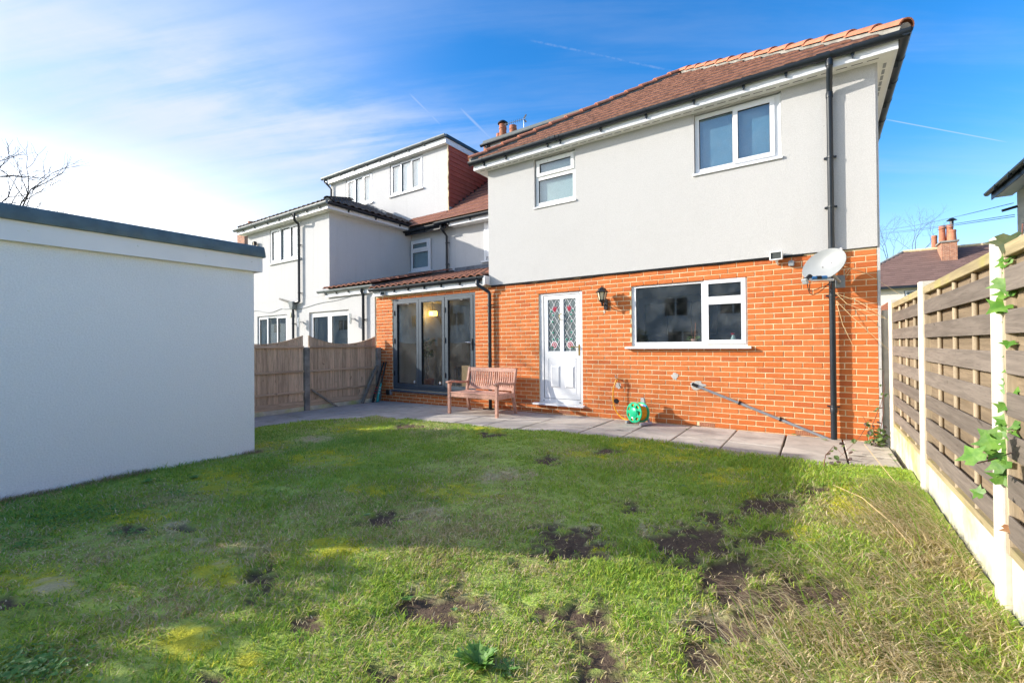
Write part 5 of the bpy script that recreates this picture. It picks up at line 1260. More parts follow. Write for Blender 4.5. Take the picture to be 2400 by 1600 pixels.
# small weeds
def rosette(px, py, s, kind, m, label, n=9, up=.35, group=None, z=None, name='weed'):
    p = onZ(px, py, 0. if z is None else z); r = random.Random(int(px*7+py)); zz = float(lawn_z(np.array([p[0]]), np.array([p[1]]))[0]) if p[1] < edge_y(p[0]) else gz(p[0])+.004
    w = thing(name, label, 'weed', (p[0], p[1], zz), group)
    for i in range(n):
        a = 2*math.pi*i/n+r.uniform(-.3, .3); e = up*r.uniform(.3, 1.4)
        d = Vector((math.cos(a), math.sin(a), e)).normalized(); nn = Vector((-math.cos(a)*e, -math.sin(a)*e, 1))
        put_leaf(w, (p[0], p[1], zz+.006), nn, d, s*.62*r.uniform(.7, 1.2), kind, m)
    return w
big = rosette(1122, 1560, .14, 'lobed', 'weed_leaf', 'large leafy thistle-like weed at the bottom centre of the lawn', 42, .7)
for q, (px, py, s, k_, m_, lab) in enumerate(((1085, 1548, .10, 'lobed', 'weed_leaf', 'smaller leafy weed just left of the big thistle-like weed'), (1190, 1572, .10, 'lobed', 'weed_leaf', 'low lobed weed right of the big thistle-like weed'), (1609, 1007, .05, 'oval', 'weed_pale', 'pale green weed in the paving joint below the hose reel'), (1644, 1037, .035, 'oval', 'weed_pale', 'tiny pale weed on the paving right of the joint weed'), (1860, 1020, .06, 'oval', 'weed_pale', 'bright weed at the air brick near the waste pipe'), (1932, 1032, .06, 'oval', 'weed_pale', 'bright weed at the foot of the right downpipe'),
    (1996, 1038, .05, 'lobed', 'weed_pale', 'feathery pale weed by the house corner'), (2000, 1057, .05, 'lobed', 'weed_pale', 'feathery pale weed lower on the corner paving'), (2088, 1068, .055, 'lobed', 'weed_leaf', 'green weed at the foot of the first fence post'), (2098, 1082, .05, 'lobed', 'weed_leaf', 'green weed along the gravel board'), (345, 1128, .08, 'oval', 'weed_leaf', 'broad leaved weed near the garage wall, left one'), (455, 1118, .08, 'oval', 'weed_leaf', 'broad leaved weed near the garage wall, right one'),
    (956, 1405, .05, 'oval', 'weed_leaf', 'small weed at the left rim of the bare patch'), (1065, 1436, .03, 'oval', 'weed_pale', 'pale leaf sprouting in the bare patch'), (1604, 1144, .04, 'oval', 'weed_pale', 'small grey-green weed in the middle of the lawn'), (1652, 1236, .045, 'lobed', 'weed_pale', 'pale weed on the left edge of the dug soil'), (1690, 1508, .045, 'oval', 'weed_pale', 'curled pale seedling in the dug soil'), (1022, 1176, .05, 'oval', 'weed_pale', 'grey-green weed in the mossy middle of the lawn'), (860, 1212, .05, 'oval', 'weed_pale', 'pale weed left of centre in the lawn'))):
    rosette(px, py, s, k_, m_, lab, 7 if s < .06 else 10)
# clover-like ground cover in the bottom left corner
r = random.Random(8); gc = MB(); pv = [v.co.copy() for v in LEAFM[('oval', 'weed_leaf')].vertices]; pf = [tuple(p.vertices) for p in LEAFM[('oval', 'weed_leaf')].polygons]
for (px, py, rx, ry, cnt) in ((70, 1565, 110, 45, 420), (230, 1195, 130, 22, 300), (120, 1215, 120, 24, 300), (60, 1270, 80, 20, 120), (300, 1250, 60, 14, 70), (430, 1150, 70, 14, 90)):
    for i in range(cnt):
        p = onZ(px+r.gauss(0, .5)*rx, py+r.gauss(0, .5)*ry); z = float(lawn_z(np.array([p[0]]), np.array([p[1]]))[0]); a = r.uniform(0, 6.28); s = r.uniform(.012, .028)
        M_ = Matrix.Translation((p[0], p[1], z+r.uniform(.005, .03))) @ Euler((r.uniform(-.5, .5), r.uniform(-.5, .5), a)).to_matrix().to_4x4() @ Matrix.Scale(s, 4)
        gc.add([M_ @ q for q in pv], pf)
tag(gc.build('ground_cover', 'weed_leaf'), 'patches of low broad-leaved ground cover in the left part of the lawn', 'ground cover', kind='stuff')
# straw stalks standing out across the corner
for q, (pts, lab) in enumerate((([(1940, 1130, .0), (2020, 1165, .1), (2090, 1225, .06), (2145, 1290, .02)], 'long pale seed stalk arching over the right of the lawn'), ([(2025, 1040, .1), (2090, 1120, .07), (2155, 1190, .02)], 'long straight straw stalk lying against the fence foot'))):
    P = [(*onZ(px, py, z)[:2], z) for px, py, z in pts]
    t_ = MB().tube(P, .003, 5).build('straw_stalk', 'straw_stem'); tag(t_, lab, 'stalk')
stk = thing('dead_climber', 'tangle of thin straw coloured climber stems hanging beside the right downpipe', 'dead stems', (-.1, -.1, 1.6))
for (a, b, c) in (((1958, 688), (2010, 705), (2075, 745)), ((1960, 705), (2000, 745), (2100, 835)), ((1978, 624), (2030, 640), (2110, 690)), ((1962, 690), (1985, 712), (2110, 760)), ((1990, 630), (1983, 638), (1978, 646)), ((1995, 632), (1988, 640), (1983, 652)), ((1960, 706), (1975, 760), (2000, 812))):
    P = [onY(*a, -.10), onY(*b, -.16), onY(*c, -.24)]
    MB().tube(P, [.0035, .003, .0015], 5).build('stem', 'straw_stem', stk)

# ------------------------------------------------------------------ garden bench
bn = thing('garden_bench', 'reddish hardwood two-seat garden bench with slatted back on the patio', 'bench', (-5.75, -.6, gz(-5.75)))
bz = gz(-5.75)
BX0, BX1, BF_, BB = -6.29, -5.195, -.86, -.355
for x in (BX0, BX1):
    MB().prism([(x-.028, BF_-.024, bz), (x+.028, BF_-.024, bz), (x+.028, BF_+.024, bz), (x-.028, BF_+.024, bz)], (0, 0, .565-.004)).build('leg', 'wood_bench', bn, bevel=.004)
    # raked back leg running up into the back stile
    pr = [(BB+.055, bz), (BB+.0, .20), (BB-.015, .38), (BB+.01, .55), (BB+.075, .815)]
    pr2 = [(y+.05, z) for y, z in reversed(pr)]
    MB().prism([(x-.024, y, z) for y, z in pr+pr2], (.048, 0, 0)).build('leg', 'wood_bench', bn, bevel=.004)
    # shaped arm rest
    k = MB(); n = 10; top = []; bot = []
    for i in range(n+1):
        u = i/n; y = BF_-.07+u*(BB-BF_+.09); z = .575+.016*math.sin(u*math.pi*1.6+.4)-.004; top.append((y, z)); bot.append((y, z-.032-.012*math.sin(u*math.pi)))
    k.prism([(x-.033, y, z) for y, z in top+bot[::-1]], (.066, 0, 0)); k.build('arm_rest', 'wood_bench', bn, bevel=.006)
    MB().box(x-.02, x+.02, BF_+.025, BB+.0, .285, .365).build('side_rail', 'wood_bench', bn, bevel=.004)
    MB().prism([(x-.018, BF_+.025, .53), (x-.018, BF_+.065, .545), (x-.018, BF_+.025, .46)], (.036, 0, 0)).build('arm_bracket', 'wood_bench', bn)
MB().box(BX0+.03, BX1-.03, BF_-.012, BF_+.018, .292, .362).build('front_rail', 'wood_bench', bn, bevel=.004)
for i in range(6):
    y = BF_-.02+i*.083; MB().box(BX0+.03, BX1-.03, y, y+.073, .3625-.010*math.sin(i*.6), .3845-.010*math.sin(i*.6)).build('seat_slat', 'wood_bench', bn, bevel=.005)
def by(z): return BB-.015+.025*1.0+(z-.38)*.195
MB().prism([(BX0+.025, by(.74)-.012, .735), (BX0+.025, by(.815)-.012, .812), (BX0+.025, by(.815)+.02, .812), (BX0+.025, by(.74)+.02, .735)], (BX1-BX0-.05, 0, 0)).build('top_rail', 'wood_bench', bn, bevel=.004)
MB().prism([(BX0+.025, by(.40)-.012, .40), (BX0+.025, by(.465)-.012, .465), (BX0+.025, by(.465)+.02, .465), (BX0+.025, by(.40)+.02, .40)], (BX1-BX0-.05, 0, 0)).build('bottom_rail', 'wood_bench', bn, bevel=.004)
for i in range(20):
    x = BX0+.05+(BX1-BX0-.10)*(i+.5)/20
    k = MB(); k.prism([(x-.013, by(.466)-.005, .4655), (x-.013, by(.6)+.008, .60), (x-.013, by(.736)-.005, .7345), (x-.013, by(.736)+.009, .7345), (x-.013, by(.6)+.022, .60), (x-.013, by(.466)+.009, .4655)], (.026, 0, 0)); k.build('back_slat', 'wood_bench', bn)

# ------------------------------------------------------------------ hose reel, tap
hr = thing('hose_reel', 'green plastic hose reel with orange hose and grey stand by the brick wall', 'hose reel', (-2.9, -.22, 0))
ax_ = Vector((-.42, -.9, .06)).normalized(); c = Vector((-2.90, -.30, .185)); q = Vector((0, 0, 1)).rotation_difference(ax_)
def disc(center, R_, th, holes, m, nm):
    """wheel flange with a ring of oval windows"""
    mb = MB(); n = 84
    def ringpts(r, z): return [center+q @ Vector((math.cos(2*math.pi*i/n)*r, math.sin(2*math.pi*i/n)*r, z)) for i in range(n)]
    rings = [.045, .062, R_*.60, R_*.84, R_]
    for z in (0, th):
        o = len(mb.v)
        for rr_ in rings: mb.v += [tuple(p) for p in ringpts(rr_, z+(.010 if rr_ == R_*.60 and z == th else 0))]
        for k in range(len(rings)-1):
            for i in range(n):
                if holes and k == 2 and (i % 12) in (3, 4, 5, 6, 7, 8): continue
                a = o+k*n+i; b = o+k*n+(i+1) % n
                mb.f.append((a, b, b+n, a+n) if z else (a+n, b+n, b, a))
        mb.f.append(tuple(o+i for i in range(n)))
    N = len(rings)*n
    for i in range(n):
        a = (len(rings)-1)*n+i; b = (len(rings)-1)*n+(i+1) % n; mb.f.append((a, b, b+N, a+N))
    return mb.build(nm, m, hr, smooth=True)
disc(c+ax_*.075, .155, .016, True, 'plastic_green', 'reel_flange')
disc(c-ax_*.085, .155, .016, False, 'plastic_green', 'reel_flange')
MB().lathe([(.075, 0), (.075, .012), (.06, .02)], c+ax_*.09, 28, ax_).build('hub_cap', 'plastic_green', hr, smooth=True)
hb = MB()
for k in range(9):
    for j, R_ in enumerate((.098, .117)):
        cc_ = c+ax_*(-.068+k*.0165+(.008 if j else 0)); nn = 26
        hb.tube([cc_+q @ Vector((math.cos(2*math.pi*i/nn)*R_, math.sin(2*math.pi*i/nn)*R_, 0)) for i in range(nn+1)], .0095, 7, cap=False)
hb.build('coiled_hose', 'hose_orange', hr, smooth=True)
sd = Vector((ax_.y, -ax_.x, 0)).normalized()
if sd.x < 0: sd = -sd
for s in (-1, 1):
    f = c-ax_*.09+sd*(.125*s); f.z = 0
    MB().prism([(f+Vector((0, 0, .005))), (f+sd*.05*s+Vector((0, 0, .005))), (c-ax_*.105+sd*.03*s+Vector((0, 0, .03))), (c-ax_*.105+sd*.0*s+Vector((0, 0, .06)))], -ax_*.03).build('stand_leg', 'plastic_lilac', hr, bevel=.004)
    a = Vector((c.x, c.y, .026))+sd*(.145*s)-ax_*.13; b = Vector((c.x, c.y, .026))+sd*(.145*s)+ax_*.10; a.z = b.z = .026
    MB().tube([a, b], .025, 10).build('foot', 'plastic_lilac', hr, smooth=True)
    MB().tube([b, b+Vector((ax_.x, ax_.y, 0))*.012], [.026, .02], 10).build('foot_cap', 'plastic_grey', hr, smooth=True)
MB().prism([c-ax_*.10+sd*-.05+Vector((0, 0, .13)), c-ax_*.10+sd*.05+Vector((0, 0, .13)), c-ax_*.10+sd*.025+Vector((0, 0, .225)), c-ax_*.10-sd*.045+Vector((0, 0, .225))], -ax_*.03).build('carry_handle', 'plastic_grey', hr, bevel=.008)
MB().bar(c+ax_*.10+sd*.09+Vector((0, 0, .03)), c+ax_*.14+sd*.09+Vector((0, 0, .03)), .02, .02).build('crank', 'plastic_green', hr, bevel=.005)
nz = c+ax_*.04+sd*.06+Vector((0, 0, .125))
MB().tube([nz, nz+sd*.05], .013, 8).build('nozzle', 'hose_orange', hr, smooth=True)
MB().tube([nz+sd*.05, nz+sd*.09], .014, 8).build('nozzle', 'bird_white', hr, smooth=True)
MB().tube([nz+sd*.09, nz+sd*.15+Vector((0, 0, -.01))], [.013, .011], 8).build('nozzle', 'plastic_blue', hr, smooth=True)
tp = thing('garden_tap', 'small outdoor tap with yellow hose connector on the brick wall', 'tap', (-3.33, 0, .66))
MB().tube([(-3.30, .005, .66), (-3.305, -.05, .665), (-3.315, -.085, .672)], .010, 8).build('tap_body', 'brass', tp, smooth=True)
MB().tube([(-3.315, -.085, .67), (-3.33, -.09, .69), (-3.345, -.09, .735)], [.010, .009, .012], 8).build('tap_head', 'chrome', tp, smooth=True)
MB().tube([(-3.315, -.08, .665), (-3.33, -.10, .645), (-3.335, -.105, .615)], [.013, .016, .014], 8).build('connector', 'hose_orange', tp, smooth=True)
MB().tube([(-3.30, -.05, .655), (-3.295, -.05, .58), (-3.28, -.03, .535), (-3.25, -.01, .525)], .006, 6).build('overflow_arm', 'plastic_black', tp, smooth=True)
hs_ = [(-3.335, -.105, .62), (-3.365, -.115, .52), (-3.375, -.12, .38), (-3.36, -.13, .26), (-3.31, -.15, .15), (-3.22, -.19, .075), (-3.10, -.25, .045), (-3.0, -.28, .05), tuple(c+q @ Vector((-.06, -.115, 0)))]
def smooth_path(p, n=6):
    p = [Vector(v) for v in p]; out = []
    for i in range(len(p)-1):
        a = p[max(0, i-1)]; b = p[i]; c_ = p[i+1]; d = p[min(len(p)-1, i+2)]
        for k in range(n):
            t = k/n; out.append(.5*((2*b)+(-a+c_)*t+(2*a-5*b+4*c_-d)*t*t+(-a+3*b-3*c_+d)*t**3))
    return out+[p[-1]]
MB().tube(smooth_path(hs_), .0095, 8).build('hose', 'hose_orange', hr, smooth=True)

# ------------------------------------------------------------------ coach lantern
ln = thing('wall_lantern', 'black six-sided coach lantern on the brick wall between door and window', 'wall lantern', (-3.53, 0, 1.92))
lx, ly = -3.528, -.17
MB().lathe([(.108, 2.098), (.104, 2.108), (.075, 2.128), (.062, 2.158), (.03, 2.178), (.008, 2.186), (.008, 2.192), (.012, 2.198), (.004, 2.212)], (lx, ly, 0), 6, phase=R(20)).build('roof', 'black_iron', ln)
MB().lathe([(.080, 2.096), (.048, 1.968)], (lx, ly, 0), 6, phase=R(20)).build('glass_body', 'lamp_glass', ln)
k = MB()
for i in range(6):
    a = 2*math.pi*i/6+R(20); k.bar((lx+.083*math.cos(a), ly+.083*math.sin(a), 2.098), (lx+.05*math.cos(a), ly+.05*math.sin(a), 1.966), .011, .011)
k.build('glazing_bar', 'black_iron', ln)
MB().lathe([(.054, 1.972), (.052, 1.958), (.03, 1.935), (.018, 1.925), (.018, 1.905), (.012, 1.895), (.012, 1.878), (.005, 1.862)], (lx, ly, 0), 12).build('base', 'black_iron', ln, smooth=True)
MB().tube(smooth_path([(lx, ly, 1.905), (lx+.005, -.12, 1.885), (lx, -.07, 1.885), (lx, -.03, 1.905)]), .009, 8).build('arm', 'black_iron', ln, smooth=True)
MB().tube(smooth_path([(lx, ly, 1.93), (lx, -.10, 1.93), (lx, -.04, 1.96)]), .006, 8).build('scroll', 'black_iron', ln, smooth=True)
MB().prism([(lx-.034, -.03, 1.835), (lx-.02, -.03, 1.82), (lx+.02, -.03, 1.82), (lx+.034, -.03, 1.835), (lx+.034, -.03, 1.99), (lx+.02, -.03, 2.005), (lx-.02, -.03, 2.005), (lx-.034, -.03, 1.99)], (0, .028, 0)).build('back_plate', 'black_iron', ln, bevel=.005)

# ------------------------------------------------------------------ satellite dish
sdh = thing('satellite_dish', 'oval grey satellite dish on the brick wall in front of the right downpipe', 'satellite dish', (-.5, 0, 2.1))
dn = Vector((-.42, -.86, .26)).normalized(); dc = Vector((-.50, -.36, 2.185))
du = Vector((0, 0, 1)); du = (du-dn*du.dot(dn)).normalized(); dr_ = du.cross(dn)
rl = R(24); dr_, du = dr_*math.cos(rl)+du*math.sin(rl), du*math.cos(rl)-dr_*math.sin(rl)
mb = MB(); n = 40; rings = 7
for side, off in ((0, 0.), (1, -.012)):
    o = len(mb.v); mb.v.append(tuple(dc+dn*(off)))
    for k in range(1, rings+1):
        f = k/rings
        for i in range(n):
            a = 2*math.pi*i/n; mb.v.append(tuple(dc+dr_*(math.cos(a)*f*.25)+du*(math.sin(a)*f*.195)+dn*(off+.05*f*f)))
    for i in range(n): mb.f.append((o, o+1+i, o+1+(i+1) % n) if side == 0 else (o, o+1+(i+1) % n, o+1+i))
    for k in range(rings-1):
        for i in range(n):
            a = o+1+k*n+i; b = o+1+k*n+(i+1) % n; mb.f.append((a, a+n, b+n, b) if side == 0 else (a, b, b+n, a+n))
N = 1+rings*n
for i in range(n):
    a = 1+(rings-1)*n+i; b = 1+(rings-1)*n+(i+1) % n; mb.f.append((a, a+N, b+N, b))
mb.build('reflector', 'dish_grey', sdh, smooth=True)
for f in (-.03, .07): MB().lathe([(.007, 0), (.007, .004)], dc+dr_*f+dn*.004, 10, dn).build('bolt', 'black_iron', sdh)
bot = dc-du*.20+dn*.05; lnb = onY(1889, 655, -.62); lnb = Vector(lnb)
MB().bar(bot+Vector((.05, .05, -.02)), lnb+(bot-lnb)*.08, .022, .03).build('feed_arm', 'bird_white', sdh, bevel=.004)
MB().tube([bot+(lnb-bot)*.10+Vector((0, 0, .01)), bot+(lnb-bot)*.75+Vector((0, 0, .01))], .022, 8).build('tape_wrap', 'tape_blue', sdh)
MB().tube([bot+(lnb-bot)*.35+Vector((0, 0, .012)), bot+(lnb-bot)*.55+Vector((0, 0, .012))], .024, 8).build('tape_wrap', 'plastic_black', sdh)
aim = (dc-lnb).normalized()
MB().tube([lnb-aim*.02, lnb+aim*.03, lnb+aim*.08], [.03, .024, .034], 12).build('feed_horn', 'plastic_black', sdh, smooth=True)
k = MB().bar(lnb-aim*.035+Vector((0, 0, -.015)), lnb-aim*.005+Vector((0, 0, -.015)), .075, .07); k.build('feed_box', 'plastic_grey', sdh, bevel=.008)
MB().tube(smooth_path([dc-dn*.012, dc-dn*.10+Vector((0.02, 0, -.05)), Vector((-.36, -.10, 2.02)), Vector((-.35, -.002, 2.02))]), .018, 8).build('mount_arm', 'plastic_grey', sdh, smooth=True)
MB().box(-.42, -.29, -.012, -.001, 1.94, 2.10).build('mount_plate', 'plastic_grey', sdh)
for q_ in range(2):
    MB().tube(smooth_path([lnb+Vector((.01+.03*q_, 0, -.04)), lnb+Vector((.04, .05, -.17+.03*q_)), lnb+Vector((.12, .12, -.16+.05*q_)), bot+Vector((.02, .05, -.05-.03*q_)), Vector((-.45, -.1, 1.93-.05*q_)), Vector((-.40, -.02, 1.95))]), .0045, 6).build('cable', 'cable_black', sdh, smooth=True)
MB().lathe([(.022, 0), (.016, .06)], (-.33, -.05, 2.385), 10).build('mount_cap', 'bird_white', sdh)

# ------------------------------------------------------------------ aerial on the chimney, overhead wires
ta = thing('tv_aerial', 'small television aerial on a pole behind the chimney pots', 'aerial', (-9.8, 6.9, 9.03))
pt = onY(1228, 279, 6.9); pl = Vector(pt)
MB().tube([(pl.x, 6.9, 8.9), (pl.x, 6.9, pl.z)], .018, 8).build('pole', 'chrome', ta)
e2 = Vector(onY(1183, 292, 6.5)); bdir = (e2-pl)
MB().tube([pl+bdir*-.12, e2], .012, 6).build('boom', 'bird_white', ta)
for i in range(9):
    p = pl+bdir*(.14+i*.1); MB().bar(p+Vector((0, .0, -.07)), p+Vector((0, 0, .07)), .008, .008, (1, 0, 0)).build('element', 'black_iron', ta)
for s in (-1, 1):
    p = pl+bdir*-.05; MB().bar(p+Vector((-.05, 0, .02*s)), p+Vector((.06, 0, .14*s)), .06, .012, (0, 1, 0)).build('reflector_grid', 'black_iron', ta)
for q, ((x0, y0), (x1, y1), lab) in enumerate((((2375, 476), (2050, 541.5), 'highest of the three overhead wires right of the house'), ((2378, 503), (2050, 547.0), 'middle one of the three overhead wires right of the house'), ((2378, 507.5), (2050, 549.5), 'lowest of the three overhead wires right of the house'))):
    A = Vector(onY(x0, y0, 7.6)); B = Vector(onY(x1, y1, 26.)); P = [A.lerp(B, i/12)+Vector((0, 0, -.35*math.sin(math.pi*i/12)*(.3 if q == 0 else .15))) for i in range(13)]
    B2 = B+(B-A)*.25
    w = MB().tube(P+[B2], .008, 5).build('overhead_wire', 'wire_blue'); tag(w, lab, 'wire', 'overhead wires')

# ------------------------------------------------------------------ houses to the right
rh = thing('right_neighbour_house', 'cream rendered house edge with dark gutter at the right border', 'house', (6, 3, 0))
RX, RY1 = 3.24, 7.95
MB().box(RX, 10., -4., RY1, -.1, 4.72).build('wall', 'render_cream', rh)
MB().box(RX-.33, RX-.001, -4.2, RY1+.3, 4.66, 4.70).build('soffit', 'soffit', rh)
MB().box(RX-.35, RX-.33, -4.2, RY1+.3, 4.62, 4.82).build('fascia', 'gutter_black', rh)
gutter(rh, (RX-.41, RY1+.35, 4.79), (RX-.41, -4.2, 4.79), brk=[.8, 1.7, 2.6, 3.5, 4.4, 5.3])
MB().prism([(RX-.4, -4.2, 4.83), (6.6, -4.2, 7.1), (10.4, -4.2, 4.83)], (0, RY1+4.5, 0)).build('roof', 'tile_far', rh)
ins = Vector(onY(2366, 489, 7.5)); MB().tube([ins+Vector((-.12, 0, -.03)), ins+Vector((.12, 0, .03))], .03, 8).build('wire_bracket', 'black_iron', rh)
fh = thing('far_house', 'brown roofed house beyond the fence with brick chimney and red pots', 'house', (6, 33, 0))
fx0, fx1, fy, fe = .5, 12.2, 31., 4.78
MB().panel(fx0, fx1, -.1, 4.75, [(4.05, 5.9, 3.1, 4.55), (1.9, 2.5, 3.1, 4.5)], fy, fy+.3).build('wall', 'render_cream', fh)
MB().box(fx0+.1, fx1-.1, fy+.5, fy+.6, 0, 4.7).build('room_back', 'dark_inside', fh)
window(fh, 4.08, 5.87, 3.13, 4.52, fy+.05, [(4.2, 4.9, 3.2, 4.42), (5.05, 5.75, 3.2, 4.42)], name='window'); MB().box(1.95, 2.45, fy+.02, fy+.08, 3.1, 4.5).build('downpipe_casing', 'upvc', fh)
MB().box(4.2, 5.7, fy+.2, fy+.22, 3.2, 4.4).build('curtain', 'net_curtain', fh)
rx0, rx1, ryd, rz = 4.45, 8.95, 34.6, 7.55
fr_ = MB().add([(fx0-.4, fy-.4, fe), (fx1+.4, fy-.4, fe), (rx1, ryd, rz), (rx0, ryd, rz), (fx0-.4, 38.6, fe), (fx1+.4, 38.6, fe)], [(0, 1, 2, 3), (4, 0, 3), (1, 5, 2), (5, 4, 3, 2), (0, 4, 5, 1)]).build('roof', 'tile_far', fh)
MB().tube([(rx0, ryd, rz+.02), (rx1, ryd, rz+.02)], .10, 8).build('ridge_tiles', 'mortar', fr_)
for e in (((fx0-.4, fy-.4, fe), (rx0, ryd, rz)), ((fx1+.4, fy-.4, fe), (rx1, ryd, rz))): MB().tube([e[0], e[1]], .09, 8).build('hip_tiles', 'concrete_grey', fr_)
MB().box(fx0-.4, fx1+.4, fy-.45, fy-.38, fe-.13, fe+.02).build('gutter', 'gutter_black', fh)
tiling(fr_, (fx0-.4, fy-.42, fe+.01), (1, 0, 0), Vector((0, ryd-fy+.4, rz-fe)).normalized(), 18, .28, .42, lambda s: (s*.92+.1, fx1-fx0+.8-s*.75-.1), 'flat', 'tile_far', keep=lambda a, b, s: 1.2 < a < 10.0, limit=300)
cy_ = 33.0; ca, cb = Vector(onY(2209, 568, cy_)), Vector(onY(2243, 566, cy_))
fc = MB().box(ca.x-.05, cb.x+.02, cy_, cy_+1.2, 5.6, ca.z-.02).build('chimney', 'brick_far', fh)
MB().box(ca.x-.14, cb.x+.10, cy_-.08, cy_+1.3, ca.z-.02, ca.z+.08).build('chimney_cap', 'concrete_grey', fc)
MB().bar((ca.x-.12, cy_-.03, onY(2205, 616, cy_)[2]), (cb.x+.1, cy_-.03, onY(2205, 616, cy_)[2]+.02), .08, .10).build('flashing', 'bird_white', fc)
for (px, h, wd) in ((2211, 1.15, .19), (2229, 1.15, .2), (2231, .72, .21), (2190, .95, .17)):
    p = onY(px, 566, cy_+.5 if px != 2190 else 34.8); zb = ca.z+.08 if px != 2190 else rz
    MB().lathe([(wd, 0), (wd*.85, h*.8), (wd*.95, h*.82), (wd*.9, h)], (p[0], cy_+.35 if px == 2231 else (cy_+.8 if px != 2190 else 34.8), zb), 12).build('chimney_pot', 'hip_orange', fc, smooth=True)
p = onY(2231, 545, cy_+.8); MB().lathe([(.1, 0), (.1, .3), (.28, .32), (.05, .5)], (p[0], cy_+.8, ca.z+1.2), 10).build('pot_cowl', 'black_iron', fc)
bm_ = MB(); bm_.bar(onY(2197, 539, cy_+.5), onY(2233, 533, cy_+.5), .03, .03); bm_.build('aerial_boom', 'black_iron', fc)
# low red-roofed outbuilding glimpsed in the gap
ob = thing('outbuilding', 'red tiled outbuilding glimpsed in the gap beside the house corner', 'outbuilding', (2.2, 20, 0))
MB().box(.9, 3.0, 18.2, 21, -.1, 1.95).build('wall', 'render_cream', ob)
MB().prism([(.7, 18., 1.95), (3.2, 18., 1.95), (2., 18., 3.0)], (0, 3.2, 0)).build('roof', 'hip_orange', ob)

# ------------------------------------------------------------------ bare trees
def bare_tree(name, label, base, h, spread, seed, m='bark', depth=6, r0=.14, cat='tree', group=None, lean=(0, 0)):
    t_ = thing(name, label, cat, base, group); r = random.Random(seed); trunk, crown = MB(), MB()
    def grow(p, d, L, rad, k):
        pts = [p]; q = p.copy(); dd = d.copy(); n = 4 if k < 3 else 3
        for i in range(n):
            dd = (dd+Vector((r.gauss(0, .13), r.gauss(0, .13), r.gauss(.04, .08)))).normalized(); q = q+dd*(L/n); pts.append(q.copy())
        (trunk if k < 2 else crown).tube(pts, [rad*(1-.42*i/n) for i in range(n+1)], 8 if k < 2 else (5 if k < 4 else 3), cap=False)
        if k >= depth: return
        for c_ in range(2 if k == 0 else r.choice((2, 3, 3))):
            a = r.uniform(0, 6.28); ang = r.uniform(.35, .85)*spread
            o = dd.orthogonal().normalized(); o.rotate(Matrix.Rotation(a, 3, dd))
            grow(q if c_ < 2 else pts[-2], (dd*math.cos(ang)+o*math.sin(ang)+Vector((lean[0], lean[1], .12))).normalized(), L*r.uniform(.62, .82), rad*.58, k+1)
    grow(Vector(base), Vector((lean[0], lean[1], 1)).normalized(), h*.30, r0, 0)
    trunk.build('trunk', m, t_, smooth=True); crown.build('crown', m, t_)
    return t_
lt_ = Vector(onX(-530, 520, -14.5))
bare_tree('bare_tree', 'leafless tree showing above the garage roof at the left edge', (lt_.x, lt_.y, -.1), 6.3, 1.0, 31, depth=7, r0=.15)
for q, (px, py, Y, sd_, h, lab) in enumerate(((2085, 610, 48., 12, 14.5, 'leafless tree behind the far roof, the denser left one'), (2145, 600, 52., 17, 14., 'leafless tree behind the far roof, the sparser right one'))):
    b = onY(px, py, Y); bare_tree('bare_tree', lab, (b[0], Y, -.1), h, 1.0, sd_, 'bark_far', 7, .16, group='bare trees behind the far house')

# ------------------------------------------------------------------ behind the camera: what the panes mirror and added greenery that shades the lawn
def back_house(label, x0, x1, y, eave, m, wins, rise=2.2):
    t_ = thing('back_garden_house', label, 'house', ((x0+x1)/2, y-4, 0))
    MB().panel(x0, x1, -.1, eave, wins, y, y-.3).build('wall', m, t_)
    MB().box(x0, x1, y-8, y-.31, -.1, eave-.01).build('rear_wall', m, t_)
    for (a, b, c_, d) in wins:
        w = MB().panel(a, b, c_, d, [(a+.1, (a+b)/2-.05, c_+.1, d-.1), ((a+b)/2+.05, b-.1, c_+.1, d-.1)], y-.05, y-.12).build('window', 'upvc', t_)
        MB().box(a+.05, b-.05, y-.1, y-.09, c_+.05, d-.05).build('pane', 'pane_dark', w)
    xm0, xm1, ym = x0+3., x1-3., y-4.
    MB().add([(x0-.4, y+.4, eave), (x1+.4, y+.4, eave), (xm1, ym, eave+rise), (xm0, ym, eave+rise), (x0-.4, y-8.4, eave), (x1+.4, y-8.4, eave)], [(1, 0, 3, 2), (0, 4, 3), (5, 1, 2), (4, 5, 2, 3), (0, 1, 5, 4)]).build('roof', 'tile_far', t_)
back_house('pale rendered house mirrored in the kitchen window', -11., -2.5, -22, 5.2, 'render_grey', [(-8.8, -7.2, 2.9, 4.2), (-5.5, -3.9, 2.9, 4.2), (-8.6, -6.6, .6, 2.1)])
back_house('long pale rendered terrace mirrored in the folding doors', -66., -20, -24, 5.2, 'render_grey', [(-60, -58, 3., 4.3), (-53, -51, 3., 4.3), (-46, -44, 3., 4.3), (-40, -38, 3., 4.3), (-34, -32, 3., 4.3), (-29, -27, 3., 4.3), (-24.5, -22.5, 3., 4.3)])
hd = thing('added_hedge', 'unseen clipped greenery added beyond the garage to shade the lawn', 'added_hedge', (-6.8, -9.4, 0))  # out of view, added to cast shade on the bottom-left lawn
r = random.Random(77); hb_ = MB()
for i in range(5200):
    x, y, z = r.uniform(-7.1, -6.45), r.uniform(-11.6, -7.66), r.uniform(0, 1)**.8*(1.55+.3*math.sin(r.random()*7))
    a, b = r.uniform(0, 6.28), r.uniform(-.9, .9); s = r.uniform(.05, .10); u = Vector((math.cos(a), math.sin(a), b)).normalized(); v = u.orthogonal()
    hb_.add([Vector((x, y, z))-u*s, Vector((x, y, z))+v*s*.5, Vector((x, y, z))+u*s, Vector((x, y, z))-v*s*.5], [(0, 1, 2, 3)])
